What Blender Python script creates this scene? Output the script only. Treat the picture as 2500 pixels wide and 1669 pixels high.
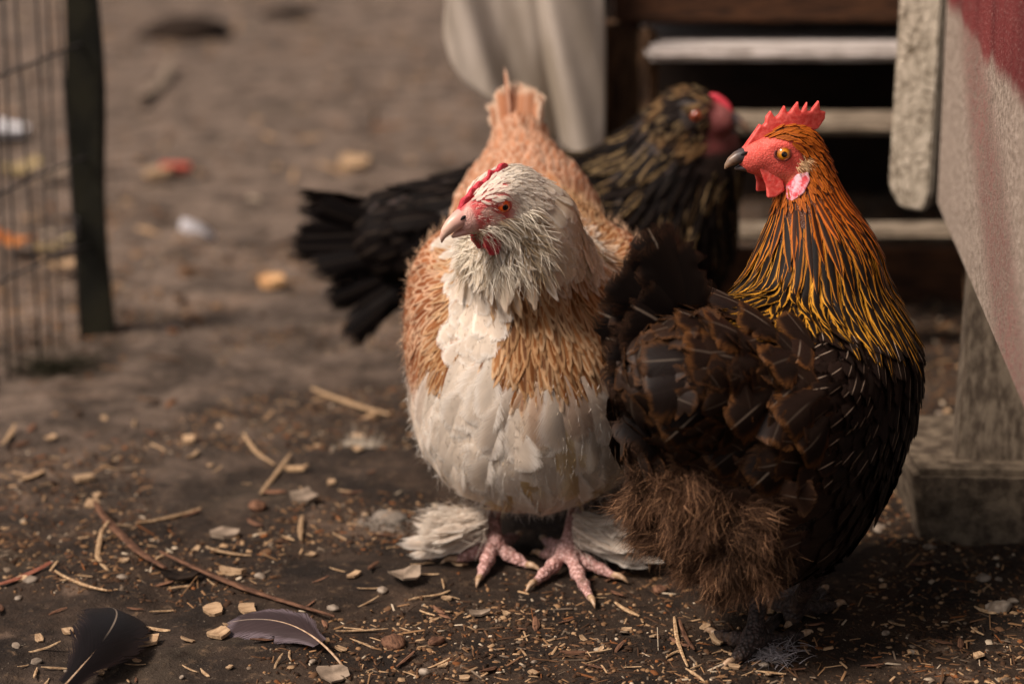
import bpy, bmesh, math, random
import numpy as np
from mathutils import Vector, Matrix

# ------------------------------------------------------------------ camera, sky, sun, exposure
for _o in list(bpy.data.objects):
    bpy.data.objects.remove(_o)
SC = bpy.context.scene
COL = SC.collection
CAM_H, CAM_TH, CAM_F = 0.752, math.radians(15.0), 2500 * 85 / 36.0
cam_d = bpy.data.cameras.new('camera')
cam_d.lens = 85.0
cam_d.sensor_width = 36.0
cam_d.clip_start = 0.05
cam_d.clip_end = 400.0
cam_d.dof.use_dof = True
cam_d.dof.focus_distance = 1.955
cam_d.dof.aperture_fstop = 3.4
cam = bpy.data.objects.new('camera', cam_d)
COL.objects.link(cam)
cam.location = (0, 0, CAM_H)
cam.rotation_euler = (math.radians(90) - CAM_TH, 0, 0)
SC.camera = cam

SUN_EL, SUN_AZ = math.radians(50), math.radians(-122)   # azimuth measured from +Y towards +X: the sun stands behind the camera's left shoulder
world = bpy.data.worlds.new('World')
SC.world = world
world.use_nodes = True
wn, wl = world.node_tree.nodes, world.node_tree.links
wn.clear()
sky = wn.new('ShaderNodeTexSky')
sky.sky_type = 'NISHITA'
sky.sun_disc = False
sky.sun_elevation = SUN_EL
sky.sun_rotation = SUN_AZ
sky.air_density = 1.0
sky.dust_density = 3.0
hsv = wn.new('ShaderNodeHueSaturation')
hsv.inputs['Saturation'].default_value = 0.15            # thin overcast: a pale sky
bg = wn.new('ShaderNodeBackground')
bg.inputs['Strength'].default_value = 0.05
wo = wn.new('ShaderNodeOutputWorld')
wl.new(sky.outputs[0], hsv.inputs['Color'])
wl.new(hsv.outputs[0], bg.inputs[0])
wl.new(bg.outputs[0], wo.inputs[0])
sun_d = bpy.data.lights.new('sun', 'SUN')
sun_d.energy = 2.4
sun_d.angle = math.radians(15)
sun_d.color = (1.0, 0.91, 0.80)
sun = bpy.data.objects.new('sun', sun_d)
COL.objects.link(sun)
_sd = Vector((math.sin(SUN_AZ) * math.cos(SUN_EL), math.cos(SUN_AZ) * math.cos(SUN_EL), math.sin(SUN_EL)))
sun.rotation_euler = (-_sd).to_track_quat('-Z', 'Y').to_euler()
sun.location = _sd * 6
vs = SC.view_settings
vs.view_transform = 'Standard'
vs.look = 'None'
vs.exposure = 0.84
vs.gamma = 1.0
vs.use_curve_mapping = False
vs.use_white_balance = True
vs.white_balance_temperature = 6800
vs.white_balance_tint = 17
SC.cycles.max_bounces = 6
SC.cycles.transparent_max_bounces = 8
SC.cycles.use_denoising = True

# ------------------------------------------------------------------ helpers
def pix(px, py):
    cx = (px - 1250) / CAM_F
    cy = (834.5 - py) / CAM_F
    return np.array([cx, math.cos(CAM_TH) + cy * math.sin(CAM_TH), -math.sin(CAM_TH) + cy * math.cos(CAM_TH)])

def at(px, py, Y):
    d = pix(px, py)
    return np.array([0, 0, CAM_H]) + d * Y / d[1]

def on_ground(px, py, z=0.0):
    d = pix(px, py)
    return np.array([0, 0, CAM_H]) + d * (z - CAM_H) / d[2]

def S(r, g, b):
    f = lambda c: (c / 255 / 12.92) if c / 255 <= 0.04045 else ((c / 255 + 0.055) / 1.055) ** 2.4
    return np.array([f(r), f(g), f(b)])

def nrm(v):
    return v / np.maximum(np.linalg.norm(v, axis=-1, keepdims=True), 1e-9)

def sstep(a, b, x):
    t = np.clip((x - a) / (b - a), 0, 1)
    return t * t * (3 - 2 * t)

_T = np.random.default_rng(5).random(4096)
def vnoise(P, freq, seed=0):
    Q = np.asarray(P, float) * freq + seed * 17.31
    i = np.floor(Q).astype(np.int64)
    f = Q - i
    f = f * f * (3 - 2 * f)
    out = 0
    for dx in (0, 1):
        for dy in (0, 1):
            for dz in (0, 1):
                h = ((i[..., 0] + dx) * 73856093) ^ ((i[..., 1] + dy) * 19349663) ^ ((i[..., 2] + dz) * 83492791)
                w = (f[..., 0] if dx else 1 - f[..., 0]) * (f[..., 1] if dy else 1 - f[..., 1]) * (f[..., 2] if dz else 1 - f[..., 2])
                out = out + w * _T[(h ^ (h >> 13)) & 4095]
    return out

def link(name, me, parent=None, mat=None):
    o = bpy.data.objects.new(name, me)
    COL.objects.link(o)
    if parent is not None:
        o.parent = parent
    if mat is not None:
        me.materials.append(mat)
    return o

def tag(o, label=None, cat=None, group=None, kind=None):
    if label: o['label'] = label
    if cat: o['category'] = cat
    if group: o['group'] = group
    if kind: o['kind'] = kind
    return o

def empty(name, loc, rz=0.0):
    o = bpy.data.objects.new(name, None)
    COL.objects.link(o)
    o.empty_display_size = 0.05
    o.location = loc
    o.rotation_euler = (0, 0, rz)
    return o

def mesh_np(name, V, quads=None, tris=None, attrs=None, smooth=True):
    me = bpy.data.meshes.new(name)
    V = np.asarray(V, np.float32)
    nq = 0 if quads is None else len(quads)
    nt = 0 if tris is None else len(tris)
    me.vertices.add(len(V))
    me.vertices.foreach_set('co', V.ravel())
    li = []
    st = []
    if nq:
        li.append(np.asarray(quads, np.int32).ravel()); st.append(np.arange(nq, dtype=np.int32) * 4)
    if nt:
        li.append(np.asarray(tris, np.int32).ravel()); st.append(np.arange(nt, dtype=np.int32) * 3 + nq * 4)
    li = np.concatenate(li); st = np.concatenate(st)
    me.loops.add(len(li))
    me.loops.foreach_set('vertex_index', li)
    me.polygons.add(nq + nt)
    me.polygons.foreach_set('loop_start', st)
    if smooth:
        me.polygons.foreach_set('use_smooth', np.ones(nq + nt, bool))
    for k, a in (attrs or {}).items():
        a = np.asarray(a, np.float32)
        if a.ndim == 1:
            me.attributes.new(k, 'FLOAT', 'POINT').data.foreach_set('value', a)
        elif k.startswith('c'):
            a4 = np.ones((len(a), 4), np.float32); a4[:, :3] = a
            me.attributes.new(k, 'FLOAT_COLOR', 'POINT').data.foreach_set('color', a4.ravel())
        else:
            me.attributes.new(k, 'FLOAT_VECTOR', 'POINT').data.foreach_set('vector', a.ravel())
    me.update(calc_edges=True)
    me.validate()
    return me

# ---- node helpers
class NT:
    def __init__(s, name):
        s.m = bpy.data.materials.new(name)
        s.m.use_nodes = True
        s.n, s.l = s.m.node_tree.nodes, s.m.node_tree.links
        s.n.clear()
        s.out = s.n.new('ShaderNodeOutputMaterial')
    def add(s, t, **kw):
        x = s.n.new(t)
        for k, v in kw.items():
            setattr(x, k, v)
        return x
    def put(s, sock, v):
        if isinstance(v, bpy.types.NodeSocket):
            s.l.new(v, sock)
        else:
            if sock.type == 'RGBA' and len(v) == 3:
                v = (*v, 1)
            sock.default_value = v
    def math(s, op, a, b=0.0, c=0.0, clamp=False):
        x = s.add('ShaderNodeMath', operation=op, use_clamp=clamp)
        s.put(x.inputs[0], a); s.put(x.inputs[1], b); s.put(x.inputs[2], c)
        return x.outputs[0]
    def mix(s, f, a, b, mode='MIX'):
        x = s.add('ShaderNodeMix', data_type='RGBA', blend_type=mode)
        s.put(x.inputs[0], f); s.put(x.inputs[6], a); s.put(x.inputs[7], b)
        return x.outputs[2]
    def ramp(s, v, a, b, lo=0.0, hi=1.0):
        x = s.add('ShaderNodeMapRange', interpolation_type='SMOOTHSTEP')
        s.put(x.inputs[0], v); s.put(x.inputs[1], a); s.put(x.inputs[2], b); s.put(x.inputs[3], lo); s.put(x.inputs[4], hi)
        return x.outputs[0]
    def noise(s, vec, scale, detail=4.0, rough=0.55, dist=0.0):
        x = s.add('ShaderNodeTexNoise')
        if vec is not None: s.put(x.inputs['Vector'], vec)
        s.put(x.inputs['Scale'], scale); s.put(x.inputs['Detail'], detail); s.put(x.inputs['Roughness'], rough); s.put(x.inputs['Distortion'], dist)
        return x.outputs[0]
    def obj(s):
        return s.add('ShaderNodeTexCoord').outputs['Object']
    def scaled(s, vec, sc):
        x = s.add('ShaderNodeMapping')
        s.put(x.inputs[0], vec); x.inputs[3].default_value = sc
        return x.outputs[0]
    def attr(s, name, out='Color'):
        return s.add('ShaderNodeAttribute', attribute_name=name).outputs[out]
    def bsdf(s, col, rough=0.6, spec=0.35, bump=None, bstr=0.3, bdist=0.002, **kw):
        p = s.add('ShaderNodeBsdfPrincipled')
        s.put(p.inputs['Base Color'], col); s.put(p.inputs['Roughness'], rough); s.put(p.inputs['Specular IOR Level'], spec)
        for k, v in kw.items():
            s.put(p.inputs[k.replace('_', ' ')], v)
        if bump is not None:
            b = s.add('ShaderNodeBump')
            s.put(b.inputs['Strength'], bstr); s.put(b.inputs['Distance'], bdist); s.put(b.inputs['Height'], bump)
            s.l.new(b.outputs[0], p.inputs['Normal'])
        s.l.new(p.outputs[0], s.out.inputs[0])
        return p

def m_feather(name, rough=0.55, spec=0.3, trans=0.15, shaft=(0.62, 0.52, 0.40), barb=0.45, fray=34.0, edge=0.27):
    t = NT(name)
    sp = t.add('ShaderNodeSeparateXYZ'); t.put(sp.inputs[0], t.attr('fuv', 'Vector'))
    pp = t.add('ShaderNodeSeparateXYZ'); t.put(pp.inputs[0], t.attr('fp', 'Vector'))
    u, v, r = sp.outputs
    lace, shs, shw = pp.outputs
    au = t.math('ABSOLUTE', u)
    cb = t.add('ShaderNodeCombineXYZ')
    t.put(cb.inputs[0], t.math('MULTIPLY', u, 1.3))
    t.put(cb.inputs[1], t.math('MULTIPLY', t.math('MULTIPLY_ADD', au, -0.42, v), 26.0))
    t.put(cb.inputs[2], t.math('MULTIPLY', r, 91.0))
    barbn = t.noise(cb.outputs[0], 1.6, 3.0, 0.6)
    cb2 = t.add('ShaderNodeCombineXYZ')
    t.put(cb2.inputs[0], u); t.put(cb2.inputs[1], t.math('MULTIPLY', v, 2.0)); t.put(cb2.inputs[2], t.math('MULTIPLY', r, 57.0))
    big = t.noise(cb2.outputs[0], 1.2, 2.0)
    e = t.math('MAXIMUM', au, t.math('MULTIPLY', t.math('MULTIPLY_ADD', v, 3.2, -2.2), t.attr('tipk', 'Fac')))
    e = t.math('ADD', e, t.math('MULTIPLY_ADD', barbn, 0.5, -0.25))
    f = t.ramp(t.math('SUBTRACT', e, lace), -0.16, 0.16)
    col = t.mix(f, t.attr('ca'), t.attr('cb'))
    k = t.math('MULTIPLY', t.math('MULTIPLY_ADD', barbn, 2 * barb, 1 - barb), t.math('MULTIPLY_ADD', big, 0.5, 0.75))
    vm = t.add('ShaderNodeVectorMath', operation='SCALE')
    t.put(vm.inputs[0], col); t.put(vm.inputs[3], k)
    sf = t.math('MULTIPLY', t.math('MULTIPLY', t.ramp(t.math('MULTIPLY', au, shw), 0.05, 0.13, 1.0, 0.0), t.ramp(v, 0.30, 0.55)), shs)
    col2 = t.mix(sf, vm.outputs[0], shaft)
    p = t.bsdf(col2, rough, spec, barbn, 0.35, 0.0006)
    tr = t.add('ShaderNodeBsdfTranslucent'); t.put(tr.inputs[0], col2)
    mx = t.add('ShaderNodeMixShader'); mx.inputs[0].default_value = trans
    t.l.new(p.outputs[0], mx.inputs[1]); t.l.new(tr.outputs[0], mx.inputs[2])
    # barbs part at the rim of the vane: the frayed edge is open between them
    cf = t.add('ShaderNodeCombineXYZ')
    t.put(cf.inputs[0], t.math('MULTIPLY', u, 0.8))
    t.put(cf.inputs[1], t.math('MULTIPLY', t.math('MULTIPLY_ADD', au, -0.42, v), fray))
    t.put(cf.inputs[2], t.math('MULTIPLY', r, 33.0))
    fn = t.noise(cf.outputs[0], 1.5, 2.0, 0.6)
    e2 = t.math('MAXIMUM', au, t.math('MULTIPLY_ADD', v, 2.6, -1.6))
    op = t.ramp(t.math('SUBTRACT', e2, t.math('MULTIPLY_ADD', fn, 1.1, edge)), -0.06, 0.07)
    tp = t.add('ShaderNodeBsdfTransparent')
    mo = t.add('ShaderNodeMixShader')
    t.l.new(op, mo.inputs[0]); t.l.new(mx.outputs[0], mo.inputs[1]); t.l.new(tp.outputs[0], mo.inputs[2]); t.l.new(mo.outputs[0], t.out.inputs[0])
    return t.m

def m_attr(name, rough=0.6, spec=0.3, bscale=300, bstr=0.4, var=0.3, coat=0.0, sss=0.0):
    t = NT(name)
    n = t.noise(t.obj(), bscale, 3)
    n2 = t.noise(t.obj(), bscale * 0.12, 3)
    vm = t.add('ShaderNodeVectorMath', operation='SCALE')
    t.put(vm.inputs[0], t.attr('ca'))
    t.put(vm.inputs[3], t.math('ADD', t.math('MULTIPLY_ADD', n, var, 1 - var), t.math('MULTIPLY_ADD', n2, var, -var * 0.25)))
    kw = dict(Coat_Weight=coat)
    if sss: kw.update(Subsurface_Weight=sss, Subsurface_Scale=0.004)
    t.bsdf(vm.outputs[0], rough, spec, n, bstr, 0.001, **kw)
    return t.m

def m_plain(name, c1, c2, scale=60, stretch=(1, 1, 1), rough=0.7, spec=0.25, bstr=0.4, bdist=0.002, rnd=0.0, contrast=(0.35, 0.65), sss=0.0, coat=0.0, detail=5):
    t = NT(name)
    vec = t.scaled(t.obj(), stretch)
    n = t.noise(vec, scale, detail, 0.6)
    col = t.mix(t.ramp(n, *contrast), tuple(c1), tuple(c2))
    if rnd:
        oi = t.add('ShaderNodeObjectInfo').outputs['Random']
        vm = t.add('ShaderNodeVectorMath', operation='SCALE')
        t.put(vm.inputs[0], col); t.put(vm.inputs[3], t.math('MULTIPLY_ADD', oi, 2 * rnd, 1 - rnd))
        col = vm.outputs[0]
    kw = {}
    if sss: kw.update(Subsurface_Weight=sss, Subsurface_Scale=0.004)
    if coat: kw.update(Coat_Weight=coat)
    t.bsdf(col, rough, spec, n, bstr, bdist, **kw)
    return t.m

# ---- signed distance shapes and their skins
def sd_prims(P, prims):
    if len(P) > 40000:
        return np.concatenate([sd_prims(P[i:i + 30000], prims) for i in range(0, len(P), 30000)])
    d = None
    for pr in prims:
        if pr[0] == 'e':
            c, r, R, k = pr[1], pr[2], pr[3], pr[4]
            q = P - c
            if R is not None: q = q @ R
            k0 = np.linalg.norm(q / r, axis=-1); k1 = np.linalg.norm(q / (r * r), axis=-1)
            x = k0 * (k0 - 1) / np.maximum(k1, 1e-9)
        else:
            a, b, ra, rb, k = pr[1:6]
            ab = b - a
            t = np.clip(((P - a) @ ab) / (ab @ ab), 0, 1)
            x = np.linalg.norm(P - a - t[..., None] * ab, axis=-1) - (ra + (rb - ra) * t)
        if d is None: d = x
        else:
            h = np.clip(0.5 + 0.5 * (d - x) / k, 0, 1)
            d = d * (1 - h) + x * h - k * h * (1 - h)
    return d

def sd_grad(f, P, e=0.0008):
    d = f(P)
    g = np.stack([f(P + np.eye(3)[i] * e) - d for i in range(3)], -1) / e
    return d, nrm(g)

def E(c, r, k=0.02, R=None):
    return ('e', np.array(c, float), np.array(r, float), R, k)
def Cn(a, b, ra, rb, k=0.02):
    return ('c', np.array(a, float), np.array(b, float), ra, rb, k)

def skin_nets(f, ax, ay, az):
    """a quad skin of the zero level of f on a (possibly uneven) grid"""
    X, Y, Z = np.meshgrid(ax, ay, az, indexing='ij')
    G = np.stack([X, Y, Z], -1)
    st = 5 if X.size > 60000 else 1
    if st > 1:      # a coarse look first, the full look only near the surface
        ix = [np.minimum(np.arange(0, n_ + st, st), n_ - 1) for n_ in X.shape]
        ix = [np.unique(i_) for i_ in ix]
        Gc = G[np.ix_(*ix)]
        Dc = f(Gc.reshape(-1, 3)).reshape(Gc.shape[:3])
        nn = [np.clip(np.searchsorted(i_, np.arange(n_)), 0, len(i_) - 1) for i_, n_ in zip(ix, X.shape)]
        D = Dc[np.ix_(*nn)].copy()
        gap = st * max(np.diff(ax).max(), np.diff(ay).max(), np.diff(az).max()) * 1.75 + 0.004
        m = np.abs(D) < gap
        D[m] = f(G[m])
    else:
        D = f(G.reshape(-1, 3)).reshape(X.shape)
    ins = D < 0
    nx, ny, nz = len(ax) - 1, len(ay) - 1, len(az) - 1
    acc = np.zeros((nx, ny, nz, 3)); cnt = np.zeros((nx, ny, nz))
    axs = (ax, ay, az)
    for a in range(3):
        sl0 = [slice(None)] * 3; sl1 = [slice(None)] * 3
        sl0[a] = slice(0, -1); sl1[a] = slice(1, None)
        d0, d1 = D[tuple(sl0)], D[tuple(sl1)]
        cr = ins[tuple(sl0)] != ins[tuple(sl1)]
        t = np.where(cr, d0 / np.where(cr, d0 - d1, 1), 0)
        pt = G[tuple(sl0)] + (G[tuple(sl1)] - G[tuple(sl0)]) * t[..., None]
        b, c = [i for i in range(3) if i != a]
        for ob in (0, 1):
            for oc in (0, 1):
                s = [slice(None)] * 3
                s[b] = slice(ob, (axs[b].size - 1) + ob); s[c] = slice(oc, (axs[c].size - 1) + oc)
                m = cr[tuple(s)]
                acc += pt[tuple(s)] * m[..., None]; cnt += m
    act = cnt > 0
    idx = -np.ones((nx, ny, nz), np.int64)
    idx[act] = np.arange(act.sum())
    V = acc[act] / cnt[act][:, None]
    quads = []
    for a in range(3):
        b, c = (a + 1) % 3, (a + 2) % 3
        sl0 = [slice(None)] * 3; sl1 = [slice(None)] * 3
        sl0[a] = slice(0, -1); sl1[a] = slice(1, None)
        for s in (sl0, sl1):
            s[b] = slice(1, -1); s[c] = slice(1, -1)
        i0, i1 = ins[tuple(sl0)], ins[tuple(sl1)]
        w = np.argwhere(i0 != i1)
        if not len(w): continue
        flip = i0[tuple(w.T)]
        base = w.copy(); base[:, b] += 1; base[:, c] += 1
        def cell(ob, oc):
            q = base.copy(); q[:, b] -= ob; q[:, c] -= oc
            return idx[tuple(q.T)]
        q = np.stack([cell(1, 1), cell(0, 1), cell(0, 0), cell(1, 0)], -1)
        q[~flip] = q[~flip][:, ::-1]
        quads.append(q)
    return V, np.concatenate(quads)

def axis(lo, hi, h, flo=None, fhi=None, fh=None):
    if flo is None:
        return np.arange(lo, hi + h, h)
    flo, fhi = max(flo, lo), min(fhi, hi)
    return np.concatenate([np.linspace(lo, flo, max(2, int((flo - lo) / h) + 1))[:-1],
                           np.linspace(flo, fhi, max(2, int((fhi - flo) / fh) + 1)),
                           np.linspace(fhi, hi, max(2, int((hi - fhi) / h) + 1))[1:]])

def sd_poly(P2, poly):
    a = poly; b = np.roll(poly, -1, 0)
    d = np.full(len(P2), 1e9); sgn = np.ones(len(P2))
    for i in range(len(a)):
        e = b[i] - a[i]; w = P2 - a[i]
        t = np.clip((w @ e) / (e @ e), 0, 1)
        d = np.minimum(d, np.linalg.norm(w - t[:, None] * e, axis=1))
        c1 = P2[:, 1] >= a[i, 1]; c2 = P2[:, 1] < b[i, 1]; c3 = e[0] * w[:, 1] > e[1] * w[:, 0]
        sgn = np.where((c1 & c2 & c3) | (~c1 & ~c2 & ~c3), -sgn, sgn)
    return d * sgn

def slab_from_outline(name, poly, thick, rnd, h, warp=None):
    """a thick rounded flap whose outline in x, z is poly and that is thick along y"""
    poly = np.array(poly, float)
    lo, hi = poly.min(0) - 0.004, poly.max(0) + 0.004
    def f(P):
        d2 = sd_poly(P[:, [0, 2]], poly) + rnd
        t = thick * (0.55 + 0.45 * np.clip((hi[1] - P[:, 2]) / (hi[1] - lo[1]), 0, 1))
        w = np.stack([d2, np.abs(P[:, 1]) - (t - rnd)], -1)
        return np.minimum(w.max(-1), 0) + np.linalg.norm(np.maximum(w, 0), axis=-1) - rnd
    V, q = skin_nets(f, axis(lo[0], hi[0], h), axis(-thick - 3 * h, thick + 3 * h, h), axis(lo[1], hi[1], h))
    if warp is not None:
        V = warp(V)
    return mesh_np(name, V, q)

def loft(name, C, A, B, U, n=12, cap=True):
    """tube through centres C with half-widths A (side) and B (up); U is the up direction"""
    C = np.array(C, float)
    T = nrm(np.gradient(C, axis=0))
    U = np.broadcast_to(np.array(U, float), C.shape)
    Sd = nrm(np.cross(U, T)); Up = nrm(np.cross(T, Sd))
    th = np.linspace(0, 2 * np.pi, n, endpoint=False)
    V = (C[:, None] + Sd[:, None] * (np.cos(th)[None, :, None] * np.array(A)[:, None, None]) + Up[:, None] * (np.sin(th)[None, :, None] * np.array(B)[:, None, None])).reshape(-1, 3)
    K = len(C)
    q = []
    for k in range(K - 1):
        for i in range(n):
            j = (i + 1) % n
            q.append((k * n + i, k * n + j, (k + 1) * n + j, (k + 1) * n + i))
    tr = []
    if cap:
        V = np.vstack([V, C[0], C[-1]])
        for i in range(n):
            j = (i + 1) % n
            tr.append((K * n, j, i)); tr.append((K * n + 1, (K - 1) * n + i, (K - 1) * n + j))
    return mesh_np(name, V, q, tr if tr else None)

def box_mesh(name, sx, sy, sz, bev=0.004, jitter=0.0, rng=None):
    bm = bmesh.new()
    bmesh.ops.create_cube(bm, size=1)
    for v in bm.verts:
        v.co = Vector((v.co.x * sx, v.co.y * sy, v.co.z * sz))
        if jitter: v.co += Vector(rng.normal(0, jitter, 3))
    if bev:
        bmesh.ops.bevel(bm, geom=bm.edges[:], offset=bev, segments=2, affect='EDGES')
    me = bpy.data.meshes.new(name); bm.to_mesh(me); bm.free()
    return me

# ---- feathers
def prof(kind, s):
    if kind == 'round':
        w = 0.42 + 0.58 * sstep(0, 0.5, s)
        tip = np.sqrt(np.clip(1 - (np.clip((s - 0.62) / 0.385, 0, 1)) ** 2.3, 0.0, 1))
    elif kind == 'lance':
        w = 0.55 + 0.45 * sstep(0, 0.4, s)
        tip = 1 - 0.93 * np.clip((s - 0.45) / 0.55, 0, 1) ** 1.7
    else:
        w = 0.3 + 0.7 * sstep(0, 0.35, s)
        tip = np.sqrt(np.clip(1 - (np.clip((s - 0.84) / 0.165, 0, 1)) ** 2.0, 0.0, 1))
    return w * tip

class Plume:
    def __init__(s, seed):
        s.V, s.Q, s.fuv, s.ca, s.cb, s.fp, s.tk, s.n = [], [], [], [], [], [], [], 0
        s.rng = np.random.default_rng(seed)
    def add(s, spine, side, nor, W, ca, cb, lace, shaft, kind='round', cols=5, camber=0.16, ragged=0.12, notch=0.25, sweep=0.35, shw=1.0, tipk=1.0):
        rng = s.rng
        N, K1 = spine.shape[:2]
        if N == 0: return
        sv = np.linspace(0, 1, K1)
        us = np.linspace(-1, 1, cols)
        hw = prof(kind, sv)[None, :, None] * W[:, None, None] * 0.5
        uu = np.broadcast_to(us[None, None, :], (N, K1, cols)).copy()
        jit = 1 + rng.normal(0, ragged, (N, K1, cols)) * (np.abs(us) > 0.9)
        nt = (rng.random((N, K1, 2)) < notch * 0.35) & (sv[None, :, None] > 0.35)
        jit[..., 0] *= np.where(nt[..., 0], 0.55, 1); jit[..., -1] *= np.where(nt[..., 1], 0.55, 1)
        off = uu * jit * hw
        T = nrm(np.gradient(spine, axis=1))
        fw = np.abs(uu) * hw * sweep * (1 - 0.6 * sv[None, :, None]) + rng.normal(0, 0.05, (N, K1, cols)) * hw * (np.abs(us) > 0.4)
        fw[:, -1, 1:-1] += np.abs(rng.normal(0, 0.25, (N, cols - 2))) * W[:, None] * ragged
        V = spine[:, :, None] + side[:, :, None] * off[..., None] + T[:, :, None] * fw[..., None] - nor[:, :, None] * ((uu ** 2) * hw * camber)[..., None]
        V = V + nor[:, :, None] * (np.abs(us)[None, None, :] < 0.1)[..., None] * (0.02 * W[:, None, None])[..., None]
        b = np.arange(N)[:, None, None] * (K1 * cols) + np.arange(K1 - 1)[None, :, None] * cols + np.arange(cols - 1)[None, None, :] + s.n
        q = np.stack([b, b + 1, b + cols + 1, b + cols], -1).reshape(-1, 4)
        s.V.append(V.reshape(-1, 3)); s.Q.append(q)
        r = np.broadcast_to(rng.random(N)[:, None, None], uu.shape)
        vv = np.broadcast_to(sv[None, :, None], uu.shape)
        s.fuv.append(np.stack([uu, vv, r], -1).reshape(-1, 3))
        bc = lambda a: np.broadcast_to(np.broadcast_to(np.asarray(a, float), (N, 3))[:, None, :], (N, K1 * cols, 3)).reshape(-1, 3)
        s.ca.append(bc(ca)); s.cb.append(bc(cb))
        fp = np.stack([np.broadcast_to(lace, (N,)), np.broadcast_to(shaft, (N,)), np.broadcast_to(shw, (N,))], -1)
        s.fp.append(bc(fp)); s.tk.append(np.full(N * K1 * cols, float(tipk)))
        s.n += N * K1 * cols
    def mesh(s, name):
        return mesh_np(name, np.vstack(s.V), np.vstack(s.Q), None, {'fuv': np.vstack(s.fuv), 'ca': np.vstack(s.ca), 'cb': np.vstack(s.cb), 'fp': np.vstack(s.fp), 'tipk': np.concatenate(s.tk)})

def lay(f, P0, D0, L, lift, K, o0=0.0012, droop=0.0, power=1.4, rng=None, roll=0.0):
    """march N feather spines over the surface f=0; returns spine, side, normal arrays"""
    N = len(P0)
    sp = np.zeros((N, K + 1, 3)); no = np.zeros((N, K + 1, 3))
    d, n = sd_grad(f, P0)
    p = P0 + n * (o0 - d)[:, None]
    sp[:, 0] = p; no[:, 0] = n
    dr = nrm(D0 - n * (D0 * n).sum(1, keepdims=True))
    ds = L / K
    for k in range(1, K + 1):
        s = k / K
        prev = p
        p = p + dr * ds[:, None]
        d, n = sd_grad(f, p)
        o = o0 + lift * L * s ** power
        e = o - d
        p = p + n * np.where(e < 0, e * 0.75, e)[:, None]
        p[:, 2] -= droop * ds * s
        dr = nrm(0.35 * dr + 0.65 * nrm(p - prev))
        sp[:, k] = p; no[:, k] = n
    T = nrm(np.gradient(sp, axis=1))
    sd = nrm(np.cross(no, T))
    if rng is not None and roll:
        a = rng.normal(0, roll, N)[:, None, None]
        sd = nrm(sd * np.cos(a) + no * np.sin(a))
    nn = nrm(np.cross(T, sd))
    return sp, sd, nn

def thin(P, r, rng, maxn=100000):
    keep = []
    A = np.zeros((len(P), 3)); R = np.zeros(len(P)); n = 0
    for i in range(len(P)):
        if n:
            v = A[:n] - P[i]
            if (np.einsum('ij,ij->i', v, v) < (0.5 * (R[:n] + r[i])) ** 2).any(): continue
        A[n] = P[i]; R[n] = r[i]; n += 1
        keep.append(i)
        if n >= maxn: break
    return np.array(keep)

def fibre_mesh(name, P0, D0, L, w, cols, rng, droop=0.3, K=4, curl=0.25):
    N = len(P0)
    D = nrm(D0)
    bend = rng.normal(0, curl, (N, 3)); bend[:, 2] -= droop
    sd = nrm(np.cross(D, rng.normal(0, 1, (N, 3)))) * w
    V = np.zeros((N, K + 1, 2, 3))
    p = P0.copy(); d = D.copy()
    for k in range(K + 1):
        t = 1 - 0.85 * k / K
        V[:, k, 0] = p - sd * t; V[:, k, 1] = p + sd * t
        d = nrm(d + bend / K)
        p = p + d * (L / K)[:, None]
    b = np.arange(N)[:, None] * (2 * (K + 1)) + np.arange(K)[None, :] * 2
    q = np.stack([b, b + 1, b + 3, b + 2], -1).reshape(-1, 4)
    ca = np.broadcast_to(cols[:, None], (N, 2 * (K + 1), 3)).reshape(-1, 3)
    return mesh_np(name, V.reshape(-1, 3), q, None, {'ca': ca})

# ------------------------------------------------------------------ ground
def ground_z(x, y):
    x = np.asarray(x, float); y = np.asarray(y, float)
    P = np.stack([x, y, np.zeros_like(x)], -1)
    near = np.exp(-(((x - 0.08) / 0.28) ** 2 + ((y - 1.98) / 0.28) ** 2))
    a = (vnoise(P, 1.3, 1) - 0.5) * 0.030 + (vnoise(P, 5.0, 2) - 0.5) * 0.014
    b = (vnoise(P, 17.0, 3) - 0.5) * 0.010 + (vnoise(P, 45.0, 4) - 0.5) * 0.0055 + (vnoise(P, 110.0, 6) - 0.5) * 0.0032
    return a * (1 - near) + b * (1 - 0.6 * near)

def grow(lo, hi, h, far_lo, far_hi, g=1.09):
    mid = list(np.arange(lo, hi, h))
    up = [mid[-1] + h]; st = h
    while up[-1] < far_hi:
        st *= g; up.append(up[-1] + st)
    dn = [mid[0] - h]; st = h
    while dn[-1] > far_lo:
        st *= g; dn.append(dn[-1] - st)
    return np.array(dn[::-1] + mid + up)

gx = grow(-0.6, 0.62, 0.0055, -60, 60)
gy = grow(1.6, 2.75, 0.0055, -20, 140)
GX, GY = np.meshgrid(gx, gy, indexing='ij')
GV = np.stack([GX, GY, ground_z(GX, GY)], -1).reshape(-1, 3)
_i = np.arange(len(gx) - 1)[:, None] * len(gy) + np.arange(len(gy) - 1)[None]
GQ = np.stack([_i, _i + len(gy), _i + len(gy) + 1, _i + 1], -1).reshape(-1, 4)

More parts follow.
